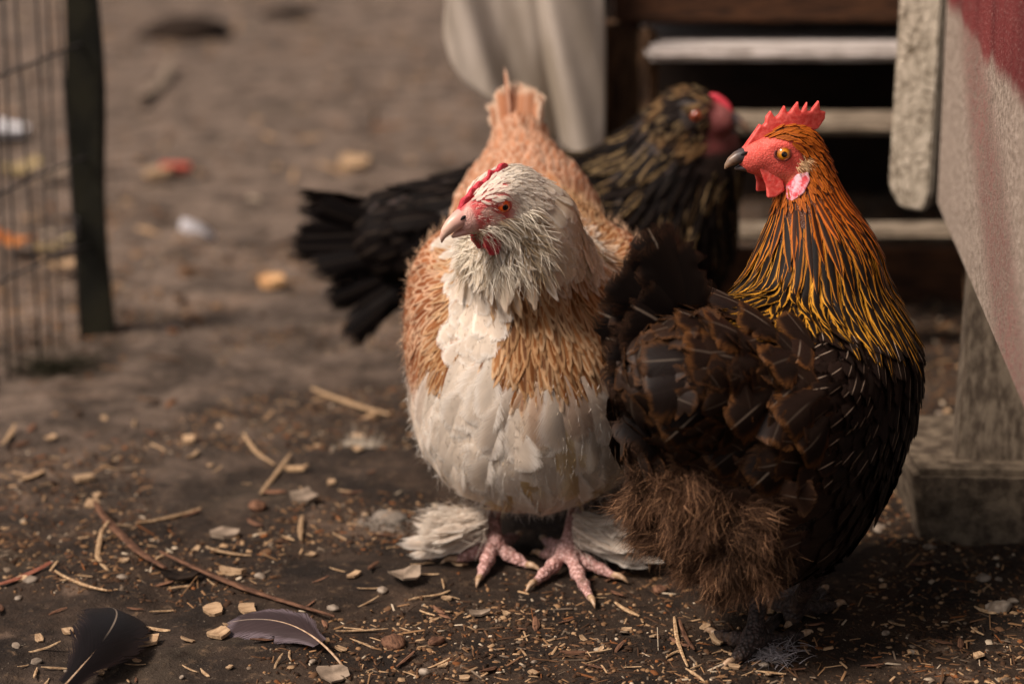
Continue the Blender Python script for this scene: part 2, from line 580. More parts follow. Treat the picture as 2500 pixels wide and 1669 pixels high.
def m_ground():
    t = NT('trodden_dirt')
    o = t.obj()
    n1 = t.noise(o, 2.2, 4, 0.6)
    n2 = t.noise(o, 14.0, 5, 0.65)
    n3 = t.noise(o, 90.0, 6, 0.7)
    n4 = t.noise(o, 420.0, 3, 0.6)
    sy = t.add('ShaderNodeSeparateXYZ'); t.put(sy.inputs[0], o)
    dry = t.math('ADD', t.ramp(sy.outputs[1], 1.9, 3.4), t.math('MULTIPLY_ADD', n1, 1.2, -0.6))      # damp brown litter in front, dry grey dirt farther off
    dry = t.math('ADD', dry, t.math('MULTIPLY_ADD', sy.outputs[0], -0.6, -0.05))
    dry = t.ramp(dry, 0.0, 1.0)
    damp = t.mix(t.ramp(n2, 0.35, 0.65), tuple(S(31, 24, 19)), tuple(S(58, 45, 35)))
    dust = t.mix(t.ramp(n2, 0.35, 0.68), tuple(S(74, 63, 54)), tuple(S(132, 114, 100)))
    c = t.mix(dry, damp, dust)
    n5 = t.noise(o, 5.5, 5, 0.6, 0.4)
    c = t.mix(t.math('MULTIPLY', t.ramp(n5, 0.56, 0.70), 0.55), c, tuple(S(70, 60, 48)))
    c = t.mix(t.math('MULTIPLY', t.ramp(n5, 0.42, 0.32), 0.4), c, tuple(S(150, 124, 104)))
    c = t.mix(t.math('MULTIPLY', t.ramp(n3, 0.54, 0.78), 0.6), c, tuple(S(140, 114, 88)))
    c = t.mix(t.ramp(n3, 0.46, 0.30), c, tuple(S(40, 30, 22)))
    c = t.mix(t.math('MULTIPLY', t.ramp(n4, 0.66, 0.74), 0.6), c, tuple(S(176, 160, 138)))
    h = t.math('ADD', t.math('MULTIPLY', n3, 1.0), t.math('MULTIPLY', n4, 0.5))
    t.bsdf(c, 0.85, 0.2, h, 0.9, 0.004)
    return t.m
ground = link('ground', mesh_np('ground', GV, GQ), None, m_ground())
tag(ground, 'trodden brown dirt yard floor with patches of dust', kind='structure')

def gz(x, y):
    return float(ground_z(np.array([x]), np.array([y]))[0])

# ------------------------------------------------------------------ wood, paint, wire
M_dark_wood = m_plain('dark_stained_wood', S(38, 24, 16), S(84, 54, 34), 22, (1, 9, 9), 0.7, 0.2, 0.5)
M_dark_wood_v = m_plain('dark_stained_wood_upright', S(44, 30, 20), S(98, 72, 50), 22, (9, 9, 1), 0.7, 0.2, 0.5)
M_black_wood = m_plain('old_black_wood', S(18, 12, 9), S(36, 25, 18), 20, (1, 8, 8), 0.8, 0.15, 0.5)
M_tread = m_plain('weathered_tread_paint', S(150, 140, 132), S(206, 198, 192), 26, (1, 5, 5), 0.7, 0.25, 0.4)
M_post = m_plain('green_black_post', S(14, 14, 8), S(34, 32, 20), 30, (1, 1, 0.4), 0.75, 0.2, 0.6)
M_wire = m_plain('galvanised_wire', S(40, 36, 34), S(72, 68, 66), 200, (1, 1, 1), 0.5, 0.4, 0.2)
M_concrete = m_plain('rough_concrete', S(66, 56, 46), S(112, 99, 83), 60, (1, 1, 1), 0.9, 0.2, 0.8, 0.003)
M_tread_dark = m_plain('darker_tread_paint', S(96, 84, 70), S(150, 136, 118), 26, (1, 5, 5), 0.8, 0.2, 0.4)  # darker tone of the tread paint, used on the two lower treads

def m_slat():
    t = NT('crazed_grey_paint')
    o = t.obj()
    n = t.noise(t.scaled(o, (1, 1, 0.35)), 120, 5, 0.7)
    cr = t.add('ShaderNodeTexVoronoi', feature='DISTANCE_TO_EDGE')
    t.put(cr.inputs['Vector'], t.scaled(o, (1, 1, 0.6))); cr.inputs['Scale'].default_value = 150
    wob = t.noise(o, 35, 4, 0.6)
    c = t.mix(t.ramp(n, 0.35, 0.65), tuple(S(150, 138, 120)), tuple(S(205, 192, 172)))
    c = t.mix(t.math('MULTIPLY', t.ramp(cr.outputs[0], 0.10, 0.02), t.ramp(wob, 0.42, 0.6)), c, tuple(S(96, 84, 66)))
    t.bsdf(c, 0.75, 0.25, t.math('ADD', n, t.ramp(cr.outputs[0], 0.0, 0.12)), 0.5, 0.002)
    return t.m
M_slat = m_slat()

def m_panel():
    t = NT('worn_red_and_white_paint')
    o = t.obj()                                   # x: along the wall from the far corner, z: up
    s = t.add('ShaderNodeSeparateXYZ'); t.put(s.inputs[0], o)
    x, z = s.outputs[0], s.outputs[2]
    big = t.noise(t.scaled(o, (1, 1, 0.35)), 9, 5, 0.65)
    fine = t.noise(o, 160, 5, 0.75)
    gran = t.noise(o, 420, 3, 0.6)
    # red survives above a sloping line and in a long faded smear below it
    line = t.math('ADD', t.math('SUBTRACT', z, 0.205), t.math('MULTIPLY_ADD', big, 0.05, -0.025))
    top = t.ramp(line, -0.010, 0.012)
    sm = t.math('ABSOLUTE', t.math('SUBTRACT', z, t.math('MULTIPLY_ADD', x, -0.445, 0.305)))
    smear = t.math('MULTIPLY', t.ramp(t.math('ADD', sm, t.math('MULTIPLY_ADD', big, 0.06, -0.03)), 0.095, 0.025), t.ramp(x, 0.05, 0.28))
    smear = t.math('MULTIPLY', t.math('MULTIPLY', smear, 0.8), t.ramp(fine, 0.38, 0.62))
    f = t.math('MAXIMUM', t.math('MULTIPLY', top, t.ramp(fine, 0.25, 0.42, 0.55, 1.0)), smear)
    white = t.mix(t.ramp(fine, 0.35, 0.65), tuple(S(124, 108, 94)), tuple(S(190, 172, 156)))
    red = t.mix(t.ramp(big, 0.3, 0.7), tuple(S(98, 34, 34)), tuple(S(132, 56, 54)))
    c = t.mix(f, white, red)
    c = t.mix(t.math('MULTIPLY', t.ramp(gran, 0.60, 0.70), 0.5), c, tuple(S(214, 198, 184)))
    t.bsdf(c, 0.8, 0.25, t.math('ADD', fine, gran), 0.7, 0.003)
    return t.m
M_panel = m_panel()

def place_box(name, lo, hi, mat, parent=None, bev=0.004, base=(0, 0, 0)):
    lo, hi = np.array(lo, float), np.array(hi, float)
    me = box_mesh(name, *(hi - lo), bev)
    o = link(name, me, parent, mat)
    o.location = Vector((lo + hi) / 2 - np.array(base))
    return o

# ---- raised hen house with the ladder under its floor edge
Yb = 2.90
hx0 = at(1500, 30, Yb)[0]
house = empty('hen_house', (0.75, 3.4, 0.0))
tag(house, 'raised dark wooden hen house standing behind the hens above the ladder', 'hen house')
hb = (0.75, 3.4, 0.0)
zb = at(1700, 57, Yb)[2]
place_box('floor_beam', (hx0, Yb, zb), (1.5, Yb + 0.05, zb + 0.11), M_dark_wood, house, 0.004, hb)
place_box('floor', (hx0 - 0.02, Yb + 0.052, zb + 0.03), (1.5, 4.0, zb + 0.06), M_black_wood, house, 0.003, hb)
for k in range(6):
    place_box('wall_board', (hx0 - 0.02, Yb + 0.012, zb + 0.113 + k * 0.122), (1.5, Yb + 0.034, zb + 0.113 + k * 0.122 + 0.118), M_dark_wood, house, 0.003, hb)
place_box('roof', (hx0 - 0.1, Yb + 0.04, zb + 0.86), (1.6, 4.1, zb + 0.89), M_black_wood, house, 0.004, hb)
for k in range(4):
    place_box('back_board', (hx0 - 0.02, 3.62, 0.005 + k * 0.112), (1.5, 3.64, 0.005 + k * 0.112 + 0.108), M_black_wood, house, 0.003, hb)
for k in range(5):
    place_box('side_board', (1.42, 3.0 + k * 0.122, 0.01), (1.44, 3.0 + k * 0.122 + 0.118, zb + 0.02), M_black_wood, house, 0.003, hb)
pl0, pl1 = at(1412, 200, 2.88)[0], at(1465, 200, 2.88)[0]
place_box('corner_post', (pl0, 2.86, -0.02), (pl1, 2.905, zb + 0.14), M_dark_wood_v, house, 0.004, hb)
p2a, p2b = at(1466, 200, 2.90)[0], at(1566, 200, 2.90)[0]
place_box('corner_post', (p2a + .002, 2.91, -0.02), (p2b, 2.97, zb - 0.004), M_dark_wood_v, house, 0.004, hb)
pk = place_box('skirting_plank', (p2b + .003, 2.952, -0.02), (1.45, 2.98, at(2100, 612, 2.95)[2]), M_dark_wood, house, 0.003, hb)

ladder = empty('hen_ladder', (0.35, 2.85, 0.0))
tag(ladder, 'open ladder of three pale grey painted treads leading under the hen house', 'ladder')
lb = (0.35, 2.85, 0.0)
def tread(x0, x1, ytop, yedge, ybot, Y, mat=None):
    zt = at(1700, yedge, Y)[2]
    thick = zt - at(1700, ybot, Y)[2]
    Yr = (CAM_H - zt) / ((CAM_H - at(1700, ytop, 1.0)[2]))
    place_box('tread', (at(x0, yedge, Y)[0], Y, zt - thick), (at(x1, yedge, Y)[0], max(Yr, Y + 0.02), zt), mat or M_tread, ladder, 0.006, lb)
tread(1578, 2330, 58, 122, 152, 2.83)
tread(1590, 2330, 268, 302, 332, 2.76, M_tread_dark)
tread(1600, 2400, 538, 566, 590, 2.70, M_tread_dark)
for px in (1596, 2392):
    a, b = at(px, 640, 2.70), at(px, 40, 2.90)
    C = [np.array([a[0], 2.66, -0.01]), np.array([a[0], 2.90, zb - 0.01])]
    me = loft('rail', C, [0.012, 0.012], [0.016, 0.016], (0, -1, 0.5), 4)
    for pgn in me.polygons: pgn.use_smooth = False
    r = link('rail', me, ladder, M_dark_wood_v); r.location = -Vector(lb)

# ---- pale plastic sheet hanging beside the ladder
def m_sheet():
    t = NT('cloudy_plastic_sheet')
    n = t.noise(t.scaled(t.obj(), (3, 3, 1)), 5, 4)
    c = t.mix(t.ramp(n, 0.3, 0.7), tuple(S(178, 164, 146)), tuple(S(212, 200, 186)))
    p = t.bsdf(c, 0.45, 0.4, n, 0.2, 0.01)
    tr = t.add('ShaderNodeBsdfTranslucent'); t.put(tr.inputs[0], c)
    mx = t.add('ShaderNodeMixShader'); mx.inputs[0].default_value = 0.3
    t.l.new(p.outputs[0], mx.inputs[1]); t.l.new(tr.outputs[0], mx.inputs[2]); t.l.new(mx.outputs[0], t.out.inputs[0])
    return t.m
def build_sheet():
    nu, nv = 60, 36
    V = []
    for i in range(nu):
        u = i / (nu - 1)
        px = 1085 + 390 * u
        yb = np.interp(u, [0, 0.04, 0.12, 0.3, 0.5, 0.7, 0.85, 1.0], [90, 150, 200, 250, 300, 350, 395, 400])
        for j in range(nv):
            v = j / (nv - 1)
            py = -260 * (1 - v) + yb * v
            fold = 0.014 * math.sin((u - .42 * v) * 9) + 0.004 * math.sin((u - .5 * v) * 23 + 2.0) * (0.3 + 0.7 * v) + 0.012 * math.exp(-((u - .50 - .22 * v) / .05) ** 2) + 0.05 * max(0, 0.35 - u) * v
            V.append(at(px + 10 * math.sin(v * 3 + u * 5) * (1 - v), py, 2.80 + fold * 0.9 - 0.05 * v * (1 - u)))
    V = np.array(V)
    i = np.arange(nu - 1)[:, None] * nv + np.arange(nv - 1)[None]
    q = np.stack([i, i + nv, i + nv + 1, i + 1], -1).reshape(-1, 4)
    me = mesh_np('plastic_sheet', V, q)
    o = link('plastic_sheet', me, None, m_sheet())
    md = o.modifiers.new('thickness', 'SOLIDIFY'); md.thickness = 0.0015
    return tag(o, 'cloudy pale plastic sheet hanging in folds beside the dark corner post', 'plastic sheet')
build_sheet()

# ---- hutch on the right: rough painted side panel, hanging slat, leg, foot block
c_far = at(2288, 495, 2.40)
c_near = at(2500, 1012, 1.67)
zp = 0.5 * (c_far[2] + c_near[2])
hutch = empty('painted_hutch', (0.7, 2.0, 0.0))
tag(hutch, 'raised hutch with rough side wall of worn red and white paint', 'hutch')
dirw = nrm(np.array([c_near[0] - c_far[0], c_near[1] - c_far[1]]))
Lw = 1.25
pm = box_mesh('side_panel', Lw, 0.022, 0.62, 0.003)
pan = link('side_panel', pm, hutch, M_panel)
for v in pm.vertices: v.co = v.co + Vector((Lw / 2, 0, 0.31))
ang = math.atan2(dirw[1], dirw[0])
nrmw = np.array([-dirw[1], dirw[0]])
if nrmw[0] < 0: nrmw = -nrmw
pan.location = Vector((c_far[0] + nrmw[0] * 0.011, c_far[1] + nrmw[1] * 0.011, zp)) - hutch.location
pan.rotation_euler = (0, 0, ang)
place_box('floor', (0.47, 1.25, zp + 0.02), (1.2, 2.36, zp + 0.045), M_dark_wood, hutch, 0.003, hutch.location)
place_box('roof', (0.30, 1.0, zp + 0.63), (1.3, 2.5, zp + 0.655), M_dark_wood, hutch, 0.003, hutch.location)
place_box('end_wall', (0.462, 2.36, zp + 0.01), (1.2, 2.38, zp + 0.62), M_slat, hutch, 0.003, hutch.location)
place_box('floor_joist', (0.425, 1.95, zp - 0.035), (1.15, 2.0, zp + 0.018), M_black_wood, hutch, 0.003, hutch.location)
# leg: a broad leaning board
bm = bmesh.new()
lv = [bm.verts.new(c) for c in ((0.424, 2.16, zp + 0.05), (0.56, 2.16, zp + 0.05), (0.54, 2.12, 0.04), (0.408, 2.12, 0.04),
                                (0.424, 2.19, zp + 0.05), (0.56, 2.19, zp + 0.05), (0.54, 2.15, 0.04), (0.408, 2.15, 0.04))]
for f in ((0, 1, 2, 3), (7, 6, 5, 4), (0, 3, 7, 4), (1, 5, 6, 2), (0, 4, 5, 1), (3, 2, 6, 7)): bm.faces.new([lv[i] for i in f])
bmesh.ops.recalc_face_normals(bm, faces=bm.faces)
bmesh.ops.bevel(bm, geom=bm.edges[:], offset=0.003, segments=2, affect='EDGES')
me = bpy.data.meshes.new('leg'); bm.to_mesh(me); bm.free()
lg = link('leg', me, hutch, m_plain('weathered_leg_board', S(70, 60, 50), S(114, 102, 87), 50, (3, 3, 1), 0.85, 0.2, 0.7)); lg.location = -hutch.location

def build_block():
    bm = bmesh.new()
    a = at(2240, 1335, 2.085)
    zt = at(2232, 1150, 2.09)[2]
    xs0 = at(2232, 1200, 2.085)[0]
    co = [(xs0 + .012, 2.085, -0.02), (0.66, 2.06, -0.02), (0.66, 2.27, -0.02), (xs0 + .012, 2.28, -0.02),
          (xs0, 2.092, zt), (0.66, 2.07, zt), (0.66, 2.27, zt), (xs0 - .004, 2.275, zt)]
    vs_ = [bm.verts.new(c) for c in co]
    for f in ((0, 1, 5, 4), (1, 2, 6, 5), (2, 3, 7, 6), (3, 0, 4, 7), (4, 5, 6, 7), (3, 2, 1, 0)):
        bm.faces.new([vs_[i] for i in f])
    bmesh.ops.bevel(bm, geom=bm.edges[:], offset=0.006, segments=2, affect='EDGES')
    bmesh.ops.subdivide_edges(bm, edges=bm.edges[:], cuts=3, use_grid_fill=True)
    for v in bm.verts:
        n = vnoise(np.array([list(v.co)]), 45, 3)[0] - 0.5
        v.co += Vector((0.5, 0.6, 0.5)) * n * 0.006
    c = Vector((0.5, 2.17, 0)); 
    for v in bm.verts: v.co -= c
    bmesh.ops.recalc_face_normals(bm, faces=bm.faces)
    me = bpy.data.meshes.new('foot_block'); bm.to_mesh(me); bm.free()
    o = link('foot_block', me, None, M_concrete); o.location = c
    tag(o, 'rough grey concrete block on the dirt under the painted hutch', 'concrete block')
build_block()

def build_slat():
    # a short board with a clipped lower end, hanging beside the hutch
    t0, t1 = at(2206, 0, 2.46), at(2300, 0, 2.46)
    Y = 2.46
    L = [at(2238, -160, Y), at(2187, 0, Y), at(2172, 445, Y), at(2205, 512, Y)]
    R = [at(2330, -160, Y), at(2318, 0, Y), at(2262, 490, Y), at(2252, 516, Y)]
    out = [at(2208, -220, Y), at(2168, 458, Y), at(2198, 510, Y), at(2256, 516, Y), at(2272, 470, Y), at(2318, -220, Y)]
    bm = bmesh.new()
    f = [bm.verts.new((p[0], Y, p[2])) for p in out]
    face = bm.faces.new(f)
    r = bmesh.ops.extrude_face_region(bm, geom=[face])
    for v in r['geom']:
        if isinstance(v, bmesh.types.BMVert): v.co += Vector((0.004, 0.03, 0.0))
    bmesh.ops.recalc_face_normals(bm, faces=bm.faces)
    bmesh.ops.bevel(bm, geom=bm.edges[:], offset=0.003, segments=2, affect='EDGES')
    c = Vector((0.41, Y, 0.3))
    for v in bm.verts: v.co -= c
    me = bpy.data.meshes.new('hanging_slat'); bm.to_mesh(me); bm.free()
    o = link('hanging_slat', me, None, M_slat); o.location = c
    o.rotation_euler = (0, 0, math.radians(-18))
    tag(o, 'pale grey board with crazed paint and clipped lower end beside the hutch', 'board')
build_slat()

# ---- wire fence on the left
fence = empty('wire_fence', (-0.511, 2.874, 0))
tag(fence, 'wire mesh fence with dark post at the left edge', 'fence')
post_b = np.array([-0.511, 2.874])
fd = nrm(np.array([-0.30, -0.95]))
bm = bmesh.new()
prof_ = [(-.019, -.014), (.019, -.014), (.019, .014), (-.019, .014)]
rows = []
for z in np.linspace(-0.05, 1.2, 26):
    rows.append([bm.verts.new((x + 0.003 * math.sin(z * 19 + i), y + .003 * math.cos(z * 13 + i), z)) for i, (x, y) in enumerate(prof_)])
for a, b in zip(rows, rows[1:]):
    for i in range(4):
        bm.faces.new((a[i], a[(i + 1) % 4], b[(i + 1) % 4], b[i]))
bm.faces.new(rows[-1])
bmesh.ops.recalc_face_normals(bm, faces=bm.faces)
me = bpy.data.meshes.new('post'); bm.to_mesh(me); bm.free()
link('post', me, fence, M_post)
frng = np.random.default_rng(3)
for k in range(1, 13):
    q = fd * (0.014 + 0.034 * k)
    C = [np.array([q[0] + 0.004 * math.sin(k * 2.1 + z * 5), q[1], z]) for z in np.linspace(-0.01, 1.1, 9)]
    link('upright_wire', loft('upright_wire', C, [0.0016] * 9, [0.0016] * 9, (0, 1, 0), 6), fence, M_wire)
for k, py in enumerate((600, 395, 120, -60)):
    z = at(235, py, 2.86)[2]
    C = [np.array([fd[0] * s, fd[1] * s, z + 0.006 * math.sin(9 * s + k)]) + np.array([0.0035, 0, 0]) for s in np.linspace(-0.03, 0.55, 14)]
    link('cross_wire', loft('cross_wire', C, [0.0018] * 14, [0.0018] * 14, (0, 0, 1), 6), fence, M_wire)
C = [np.array([-0.021 - 0.010 * math.sin(a), -0.03 + 0.014 * math.cos(a), at(180, 590, 2.85)[2] + 0.0016 * a]) for a in np.linspace(0, 22, 60)]
link('wire_tie', loft('wire_tie', C, [0.0014] * 60, [0.0014] * 60, (0, 0, 1), 5), fence, M_wire)

# ------------------------------------------------------------------ hens
M_pale_plume = m_feather('pale_feather', 0.7, 0.15, 0.36, (0.80, 0.70, 0.58), 0.14, 44.0, 0.30)
M_dark_plume = m_feather('dark_feather', 0.5, 0.16, 0.04, (0.62, 0.49, 0.37), 0.55, 34.0, 0.38)
M_black_plume = m_feather('black_feather', 0.65, 0.07, 0.02, (0.30, 0.22, 0.16), 0.5, 24.0, 0.24)
M_gold_plume = m_feather('gold_feather', 0.6, 0.2, 0.12, (0.20, 0.10, 0.03), 0.4)
def m_skin(name):
    t = NT(name)
    o = t.obj()
    v = t.add('ShaderNodeTexVoronoi'); t.put(v.inputs['Vector'], o); v.inputs['Scale'].default_value = 620
    n = t.noise(o, 90, 4)
    n2 = t.noise(o, 900, 3)
    vm = t.add('ShaderNodeVectorMath', operation='SCALE')
    t.put(vm.inputs[0], t.attr('ca'))
    t.put(vm.inputs[3], t.math('ADD', t.math('MULTIPLY_ADD', n, 0.7, 0.65), t.math('MULTIPLY_ADD', v.outputs[0], -0.35, 0.18)))
    c = t.mix(t.math('MULTIPLY', t.ramp(n2, 0.58, 0.70), 0.35), vm.outputs[0], tuple(S(232, 190, 170)))
    t.bsdf(c, 0.55, 0.3, t.math('ADD', t.math('MULTIPLY', v.outputs[0], -1.0), n2), 0.5, 0.0009, Subsurface_Weight=0.12, Subsurface_Scale=0.003)
    return t.m
M_skin = m_skin('bare_skin')
M_under = m_attr('downy_skin', 0.9, 0.1, 500, 0.5, 0.4)
M_fluff = m_attr('downy_fluff', 0.75, 0.15, 200, 0.0, 0.3)
M_comb = m_plain('red_comb', S(206, 58, 52), S(232, 104, 94), 260, (1, 1, 1), 0.5, 0.4, 0.6, 0.001, 0, (0.3, 0.7), 0.2)
M_comb2 = m_plain('crimson_comb', S(176, 28, 44), S(214, 70, 84), 700, (1, 1, 1), 0.5, 0.4, 0.9, 0.001, 0, (0.3, 0.7), 0.2)
M_lobe = m_plain('ear_lobe', S(206, 60, 70), S(226, 190, 200), 130, (1, 1, 1), 0.5, 0.4, 0.5, 0.001, 0, (0.4, 0.62), 0.2)
M_claw = m_plain('claw_horn', S(150, 118, 88), S(200, 170, 140), 200, (1, 1, 1), 0.45, 0.4, 0.2)

def m_beak(name, base, tip, edge, x0, x1):
    t = NT(name)
    o = t.obj()
    s = t.add('ShaderNodeSeparateXYZ'); t.put(s.inputs[0], o)
    n = t.noise(t.scaled(o, (0.5, 2, 2)), 160, 4)
    f = t.ramp(t.math('ADD', s.outputs[0], t.math('MULTIPLY_ADD', n, 0.008, -0.004)), x0, x1)
    c = t.mix(f, tuple(base), tuple(tip))
    c = t.mix(t.math('MULTIPLY', t.ramp(n, 0.5, 0.7), 0.5), c, tuple(edge))
    t.bsdf(c, 0.35, 0.45, n, 0.15, 0.001)
    return t.m
M_beak_pale = m_beak('pale_horn_beak', S(216, 160, 150), S(222, 186, 164), S(196, 136, 126), 0.022, 0.046)
M_beak_dark = m_beak('slate_horn_beak', S(62, 56, 58), S(150, 122, 98), S(92, 84, 84), 0.030, 0.044)

def m_eye(name, iris, rim):
    t = NT(name)
    s = t.add('ShaderNodeSeparateXYZ'); t.put(s.inputs[0], t.obj())       # the gaze runs along local y
    r = t.math('SQRT', t.math('ADD', t.math('MULTIPLY', s.outputs[0], s.outputs[0]), t.math('MULTIPLY', s.outputs[2], s.outputs[2])))
    n = t.noise(t.scaled(t.obj(), (1, 0, 1)), 900, 2)
    c = t.mix(t.ramp(r, 0.00195, 0.0023), (0.003, 0.002, 0.002), tuple(iris))
    c = t.mix(t.math('MULTIPLY', t.ramp(r, 0.0031, 0.0041), 0.8), c, tuple(rim))
    c = t.mix(t.ramp(r, 0.0046, 0.0050), c, (0.01, 0.006, 0.005))
    t.bsdf(c, 0.12, 0.5, n, 0.05, 0.0005, Coat_Weight=1.0, Coat_Roughness=0.03)
    return t.m
M_eye_red = m_eye('orange_red_eye', S(226, 92, 22), S(170, 44, 14))
M_eye_gold = m_eye('golden_eye', S(214, 138, 32), S(146, 76, 16))

class Hen:
    def __init__(s, name, loc, yaw, head_o, head_x, head_up, hs, seed):
        s.root = empty(name, loc, yaw)
        s.loc = np.array(loc, float); s.yaw = yaw
        c, si = math.cos(yaw), math.sin(yaw)
        s.Rw = np.array([[c, -si, 0], [si, c, 0], [0, 0, 1]])
        x = nrm(s.Rw.T @ np.array(head_x, float))
        u = s.Rw.T @ np.array(head_up, float)
        y = nrm(np.cross(u, x)); z = np.cross(x, y)
        s.Rh = np.stack([x, y, z], 1)
        s.ho = s.Rw.T @ (np.array(head_o, float) - s.loc)
        s.hs = hs
        s.rng = np.random.default_rng(seed); s.seed = seed
    def H(s, p):
        return s.ho + s.Rh @ (np.array(p, float) * s.hs)
    def to_head(s, P):
        return ((P - s.ho) @ s.Rh) / s.hs
    def w2l(s, p):
        return s.Rw.T @ (np.array(p, float) - s.loc)
    def head_prims(s, k=0.008):
        e = lambda c, r: E(s.H(c), np.array(r) * s.hs, k, s.Rh)
        return [e((-.010, 0, -.001), (.026, .0165, .0195)), e((.010, 0, -.004), (.021, .0120, .0145)),
                e((.018, 0, -.005), (.0105, .0078, .0095)), e((-.004, 0, -.014), (.019, .0125, .013)),
                e((-.002, .0095, .0068), (.012, .006, .0045)), e((-.002, -.0095, .0068), (.012, .006, .0045))]
    def body(s, prims, skin_col):
        s.prims = prims
        s.f = lambda P: sd_prims(P, prims)
        h = 0.0042
        r = 0.045 * s.hs
        ax = axis(-0.30, 0.24, h, s.ho[0] - r, s.ho[0] + r, 0.0016)
        ay = axis(-0.15, 0.15, h, s.ho[1] - r * .8, s.ho[1] + r * .8, 0.0016)
        az = axis(0.012, 0.46, h, s.ho[2] - r * .8, s.ho[2] + r * .7, 0.0016)
        V, q = skin_nets(s.f, ax, ay, az)
        s.V, s.q = V, q
        me = mesh_np('body', V, q, None, {'ca': skin_col(s, V)})
        o = link('body', me, s.root, M_skin)
        o['label'] = 'body with bare face skin under the feathers'
        return o
    def spine(s, pts, sig=0.03):
        pts = np.array(pts, float)
        seg = np.linalg.norm(np.diff(pts, axis=0), axis=1); c = np.concatenate([[0], np.cumsum(seg)])
        tt = np.linspace(0, c[-1], 80)
        s.sp = np.stack([np.interp(tt, c, pts[:, i]) for i in range(3)], 1)
        for _ in range(6): s.sp[1:-1] = 0.25 * s.sp[:-2] + 0.5 * s.sp[1:-1] + 0.25 * s.sp[2:]
        s.st = nrm(np.gradient(s.sp, axis=0)); s.sig = sig
        s.tt = np.linspace(0, 1, 80)
    def flow(s, P):
        out = np.zeros_like(P); t = np.zeros(len(P))
        for a in range(0, len(P), 20000):
            d2 = ((P[a:a + 20000, None] - s.sp[None]) ** 2).sum(-1)
            w = np.exp(-(d2 - d2.min(1, keepdims=True)) / (2 * s.sig ** 2)); w /= w.sum(1, keepdims=True)
            out[a:a + 20000] = w @ s.st; t[a:a + 20000] = w @ s.tt
        return nrm(out), t
    def plumage(s, style, mats, labels, gravity=0.35, M=40000):
        rng = s.rng
        T = np.concatenate([s.q[:, [0, 1, 2]], s.q[:, [0, 2, 3]]])
        A, B, C = s.V[T[:, 0]], s.V[T[:, 1]], s.V[T[:, 2]]
        ar = np.linalg.norm(np.cross(B - A, C - A), axis=1)
        cen = (A + B + C) / 3
        _, nc = sd_grad(s.f, cen)
        fl, tc = s.flow(cen)
        st = style(s, cen, nc, tc, rng)
        w = ar / st['r'] ** 2 * st['keep']
        ti = rng.choice(len(T), M, p=w / w.sum())
        b = rng.random((M, 2)); fl_ = b.sum(1) > 1; b[fl_] = 1 - b[fl_]
        P = A[ti] + (B - A)[ti] * b[:, :1] + (C - A)[ti] * b[:, 1:]
        k = thin(P, st['r'][ti], rng)
        P = P[k]
        _, n = sd_grad(s.f, P)
        d, t = s.flow(P)
        d = d + np.array([0, 0, -1]) * gravity * np.clip(1 - n[:, 2], 0, 1)[:, None]
        st = style(s, P, n, t, rng)
        if 'dir' in st: d = st['dir'](d)
        N = len(P)
        d = d + rng.normal(0, 1, (N, 3)) * st.get('mess', np.full(N, .12))[:, None]
        L = st['L'] * rng.uniform(0.85, 1.18, N); W = st['W'] * rng.uniform(0.85, 1.15, N)
        lift = st['lift'] * rng.uniform(0.7, 1.35, N)
        jit = rng.normal(1, 0.09, N)[:, None]
        ca, cb = st['ca'] * jit, st['cb'] * jit
        for pi, (nm, mat) in enumerate(mats):
            pl = Plume(s.seed + pi)
            m0 = (st['part'] == pi) & (st['keep'] > 0)
            for kd in ('round', 'lance'):
                for small in (0, 1):
                    m = m0 & (st['kind'] == kd) & ((L < 0.016) == bool(small))
                    if not m.any(): continue
                    K = 5 if small else 9
                    sp, sd, nn = lay(s.f, P[m], d[m], L[m], lift[m], K, rng=rng, roll=0.16)
                    pl.add(sp, sd, nn, W[m], ca[m], cb[m], st['lace'][m], st['shaft'][m], kd, 3 if small else 5, 0.16, st.get('rag', 0.14), st.get('notch', .25), shw=st.get('shw', 1.0), tipk=st.get('tipk', 1.0) if kd == 'lance' else 1.0)
            if pl.n == 0: continue
            o = link(nm, pl.mesh(nm), s.root, mat)
            o['kind'] = 'stuff'
            if labels.get(nm): o['label'] = labels[nm]
    def quill(s, nm, base, dr, nor, L, W, ca, cb, lace, shaft, mat, curve=0.1, kind='tail', K=14, side_curve=0.0, parent=None, cols=7, notch=0.3, shw=2.4):
        base = np.array(base, float); dr = nrm(np.array(dr, float)); nor = np.array(nor, float)
        nor = nrm(nor - dr * (nor @ dr)); sd = np.cross(nor, dr)
        u = np.linspace(0, 1, K + 1)[:, None]
        sp = base + dr * L * u + nor * curve * L * u ** 2 + sd * side_curve * L * u ** 2
        T = nrm(np.gradient(sp, axis=0))
        S_ = nrm(np.cross(np.broadcast_to(nor, sp.shape), T)); Nn = np.cross(T, S_)
        pl = Plume(int(s.rng.integers(1 << 30)))
        pl.add(sp[None], S_[None], Nn[None], np.array([W]), np.array([ca]), np.array([cb]), lace, shaft, kind, cols, 0.3, 0.07, notch, shw=shw)
        o = link(nm, pl.mesh(nm), parent or s.root, mat)
        return o
    def head_piece(s, nm, me, mat, parent=None):
        o = link(nm, me, parent or s.root, mat)
        M = np.eye(4); M[:3, :3] = s.Rh * s.hs; M[:3, 3] = s.ho
        o.matrix_local = Matrix(M.tolist())
        return o
    def surf_y(s, x, z, sg):
        """how far out the skin stands at head-local x, z on side sg"""
        x = np.asarray(x, float); lo = np.zeros(len(x)); hi = np.full(len(x), .045)
        for _ in range(18):
            m = (lo + hi) / 2
            d = s.f(s.ho + (np.stack([x, sg * m, z], 1) * s.hs) @ s.Rh.T)
            lo = np.where(d < 0, m, lo); hi = np.where(d < 0, hi, m)
        return lo
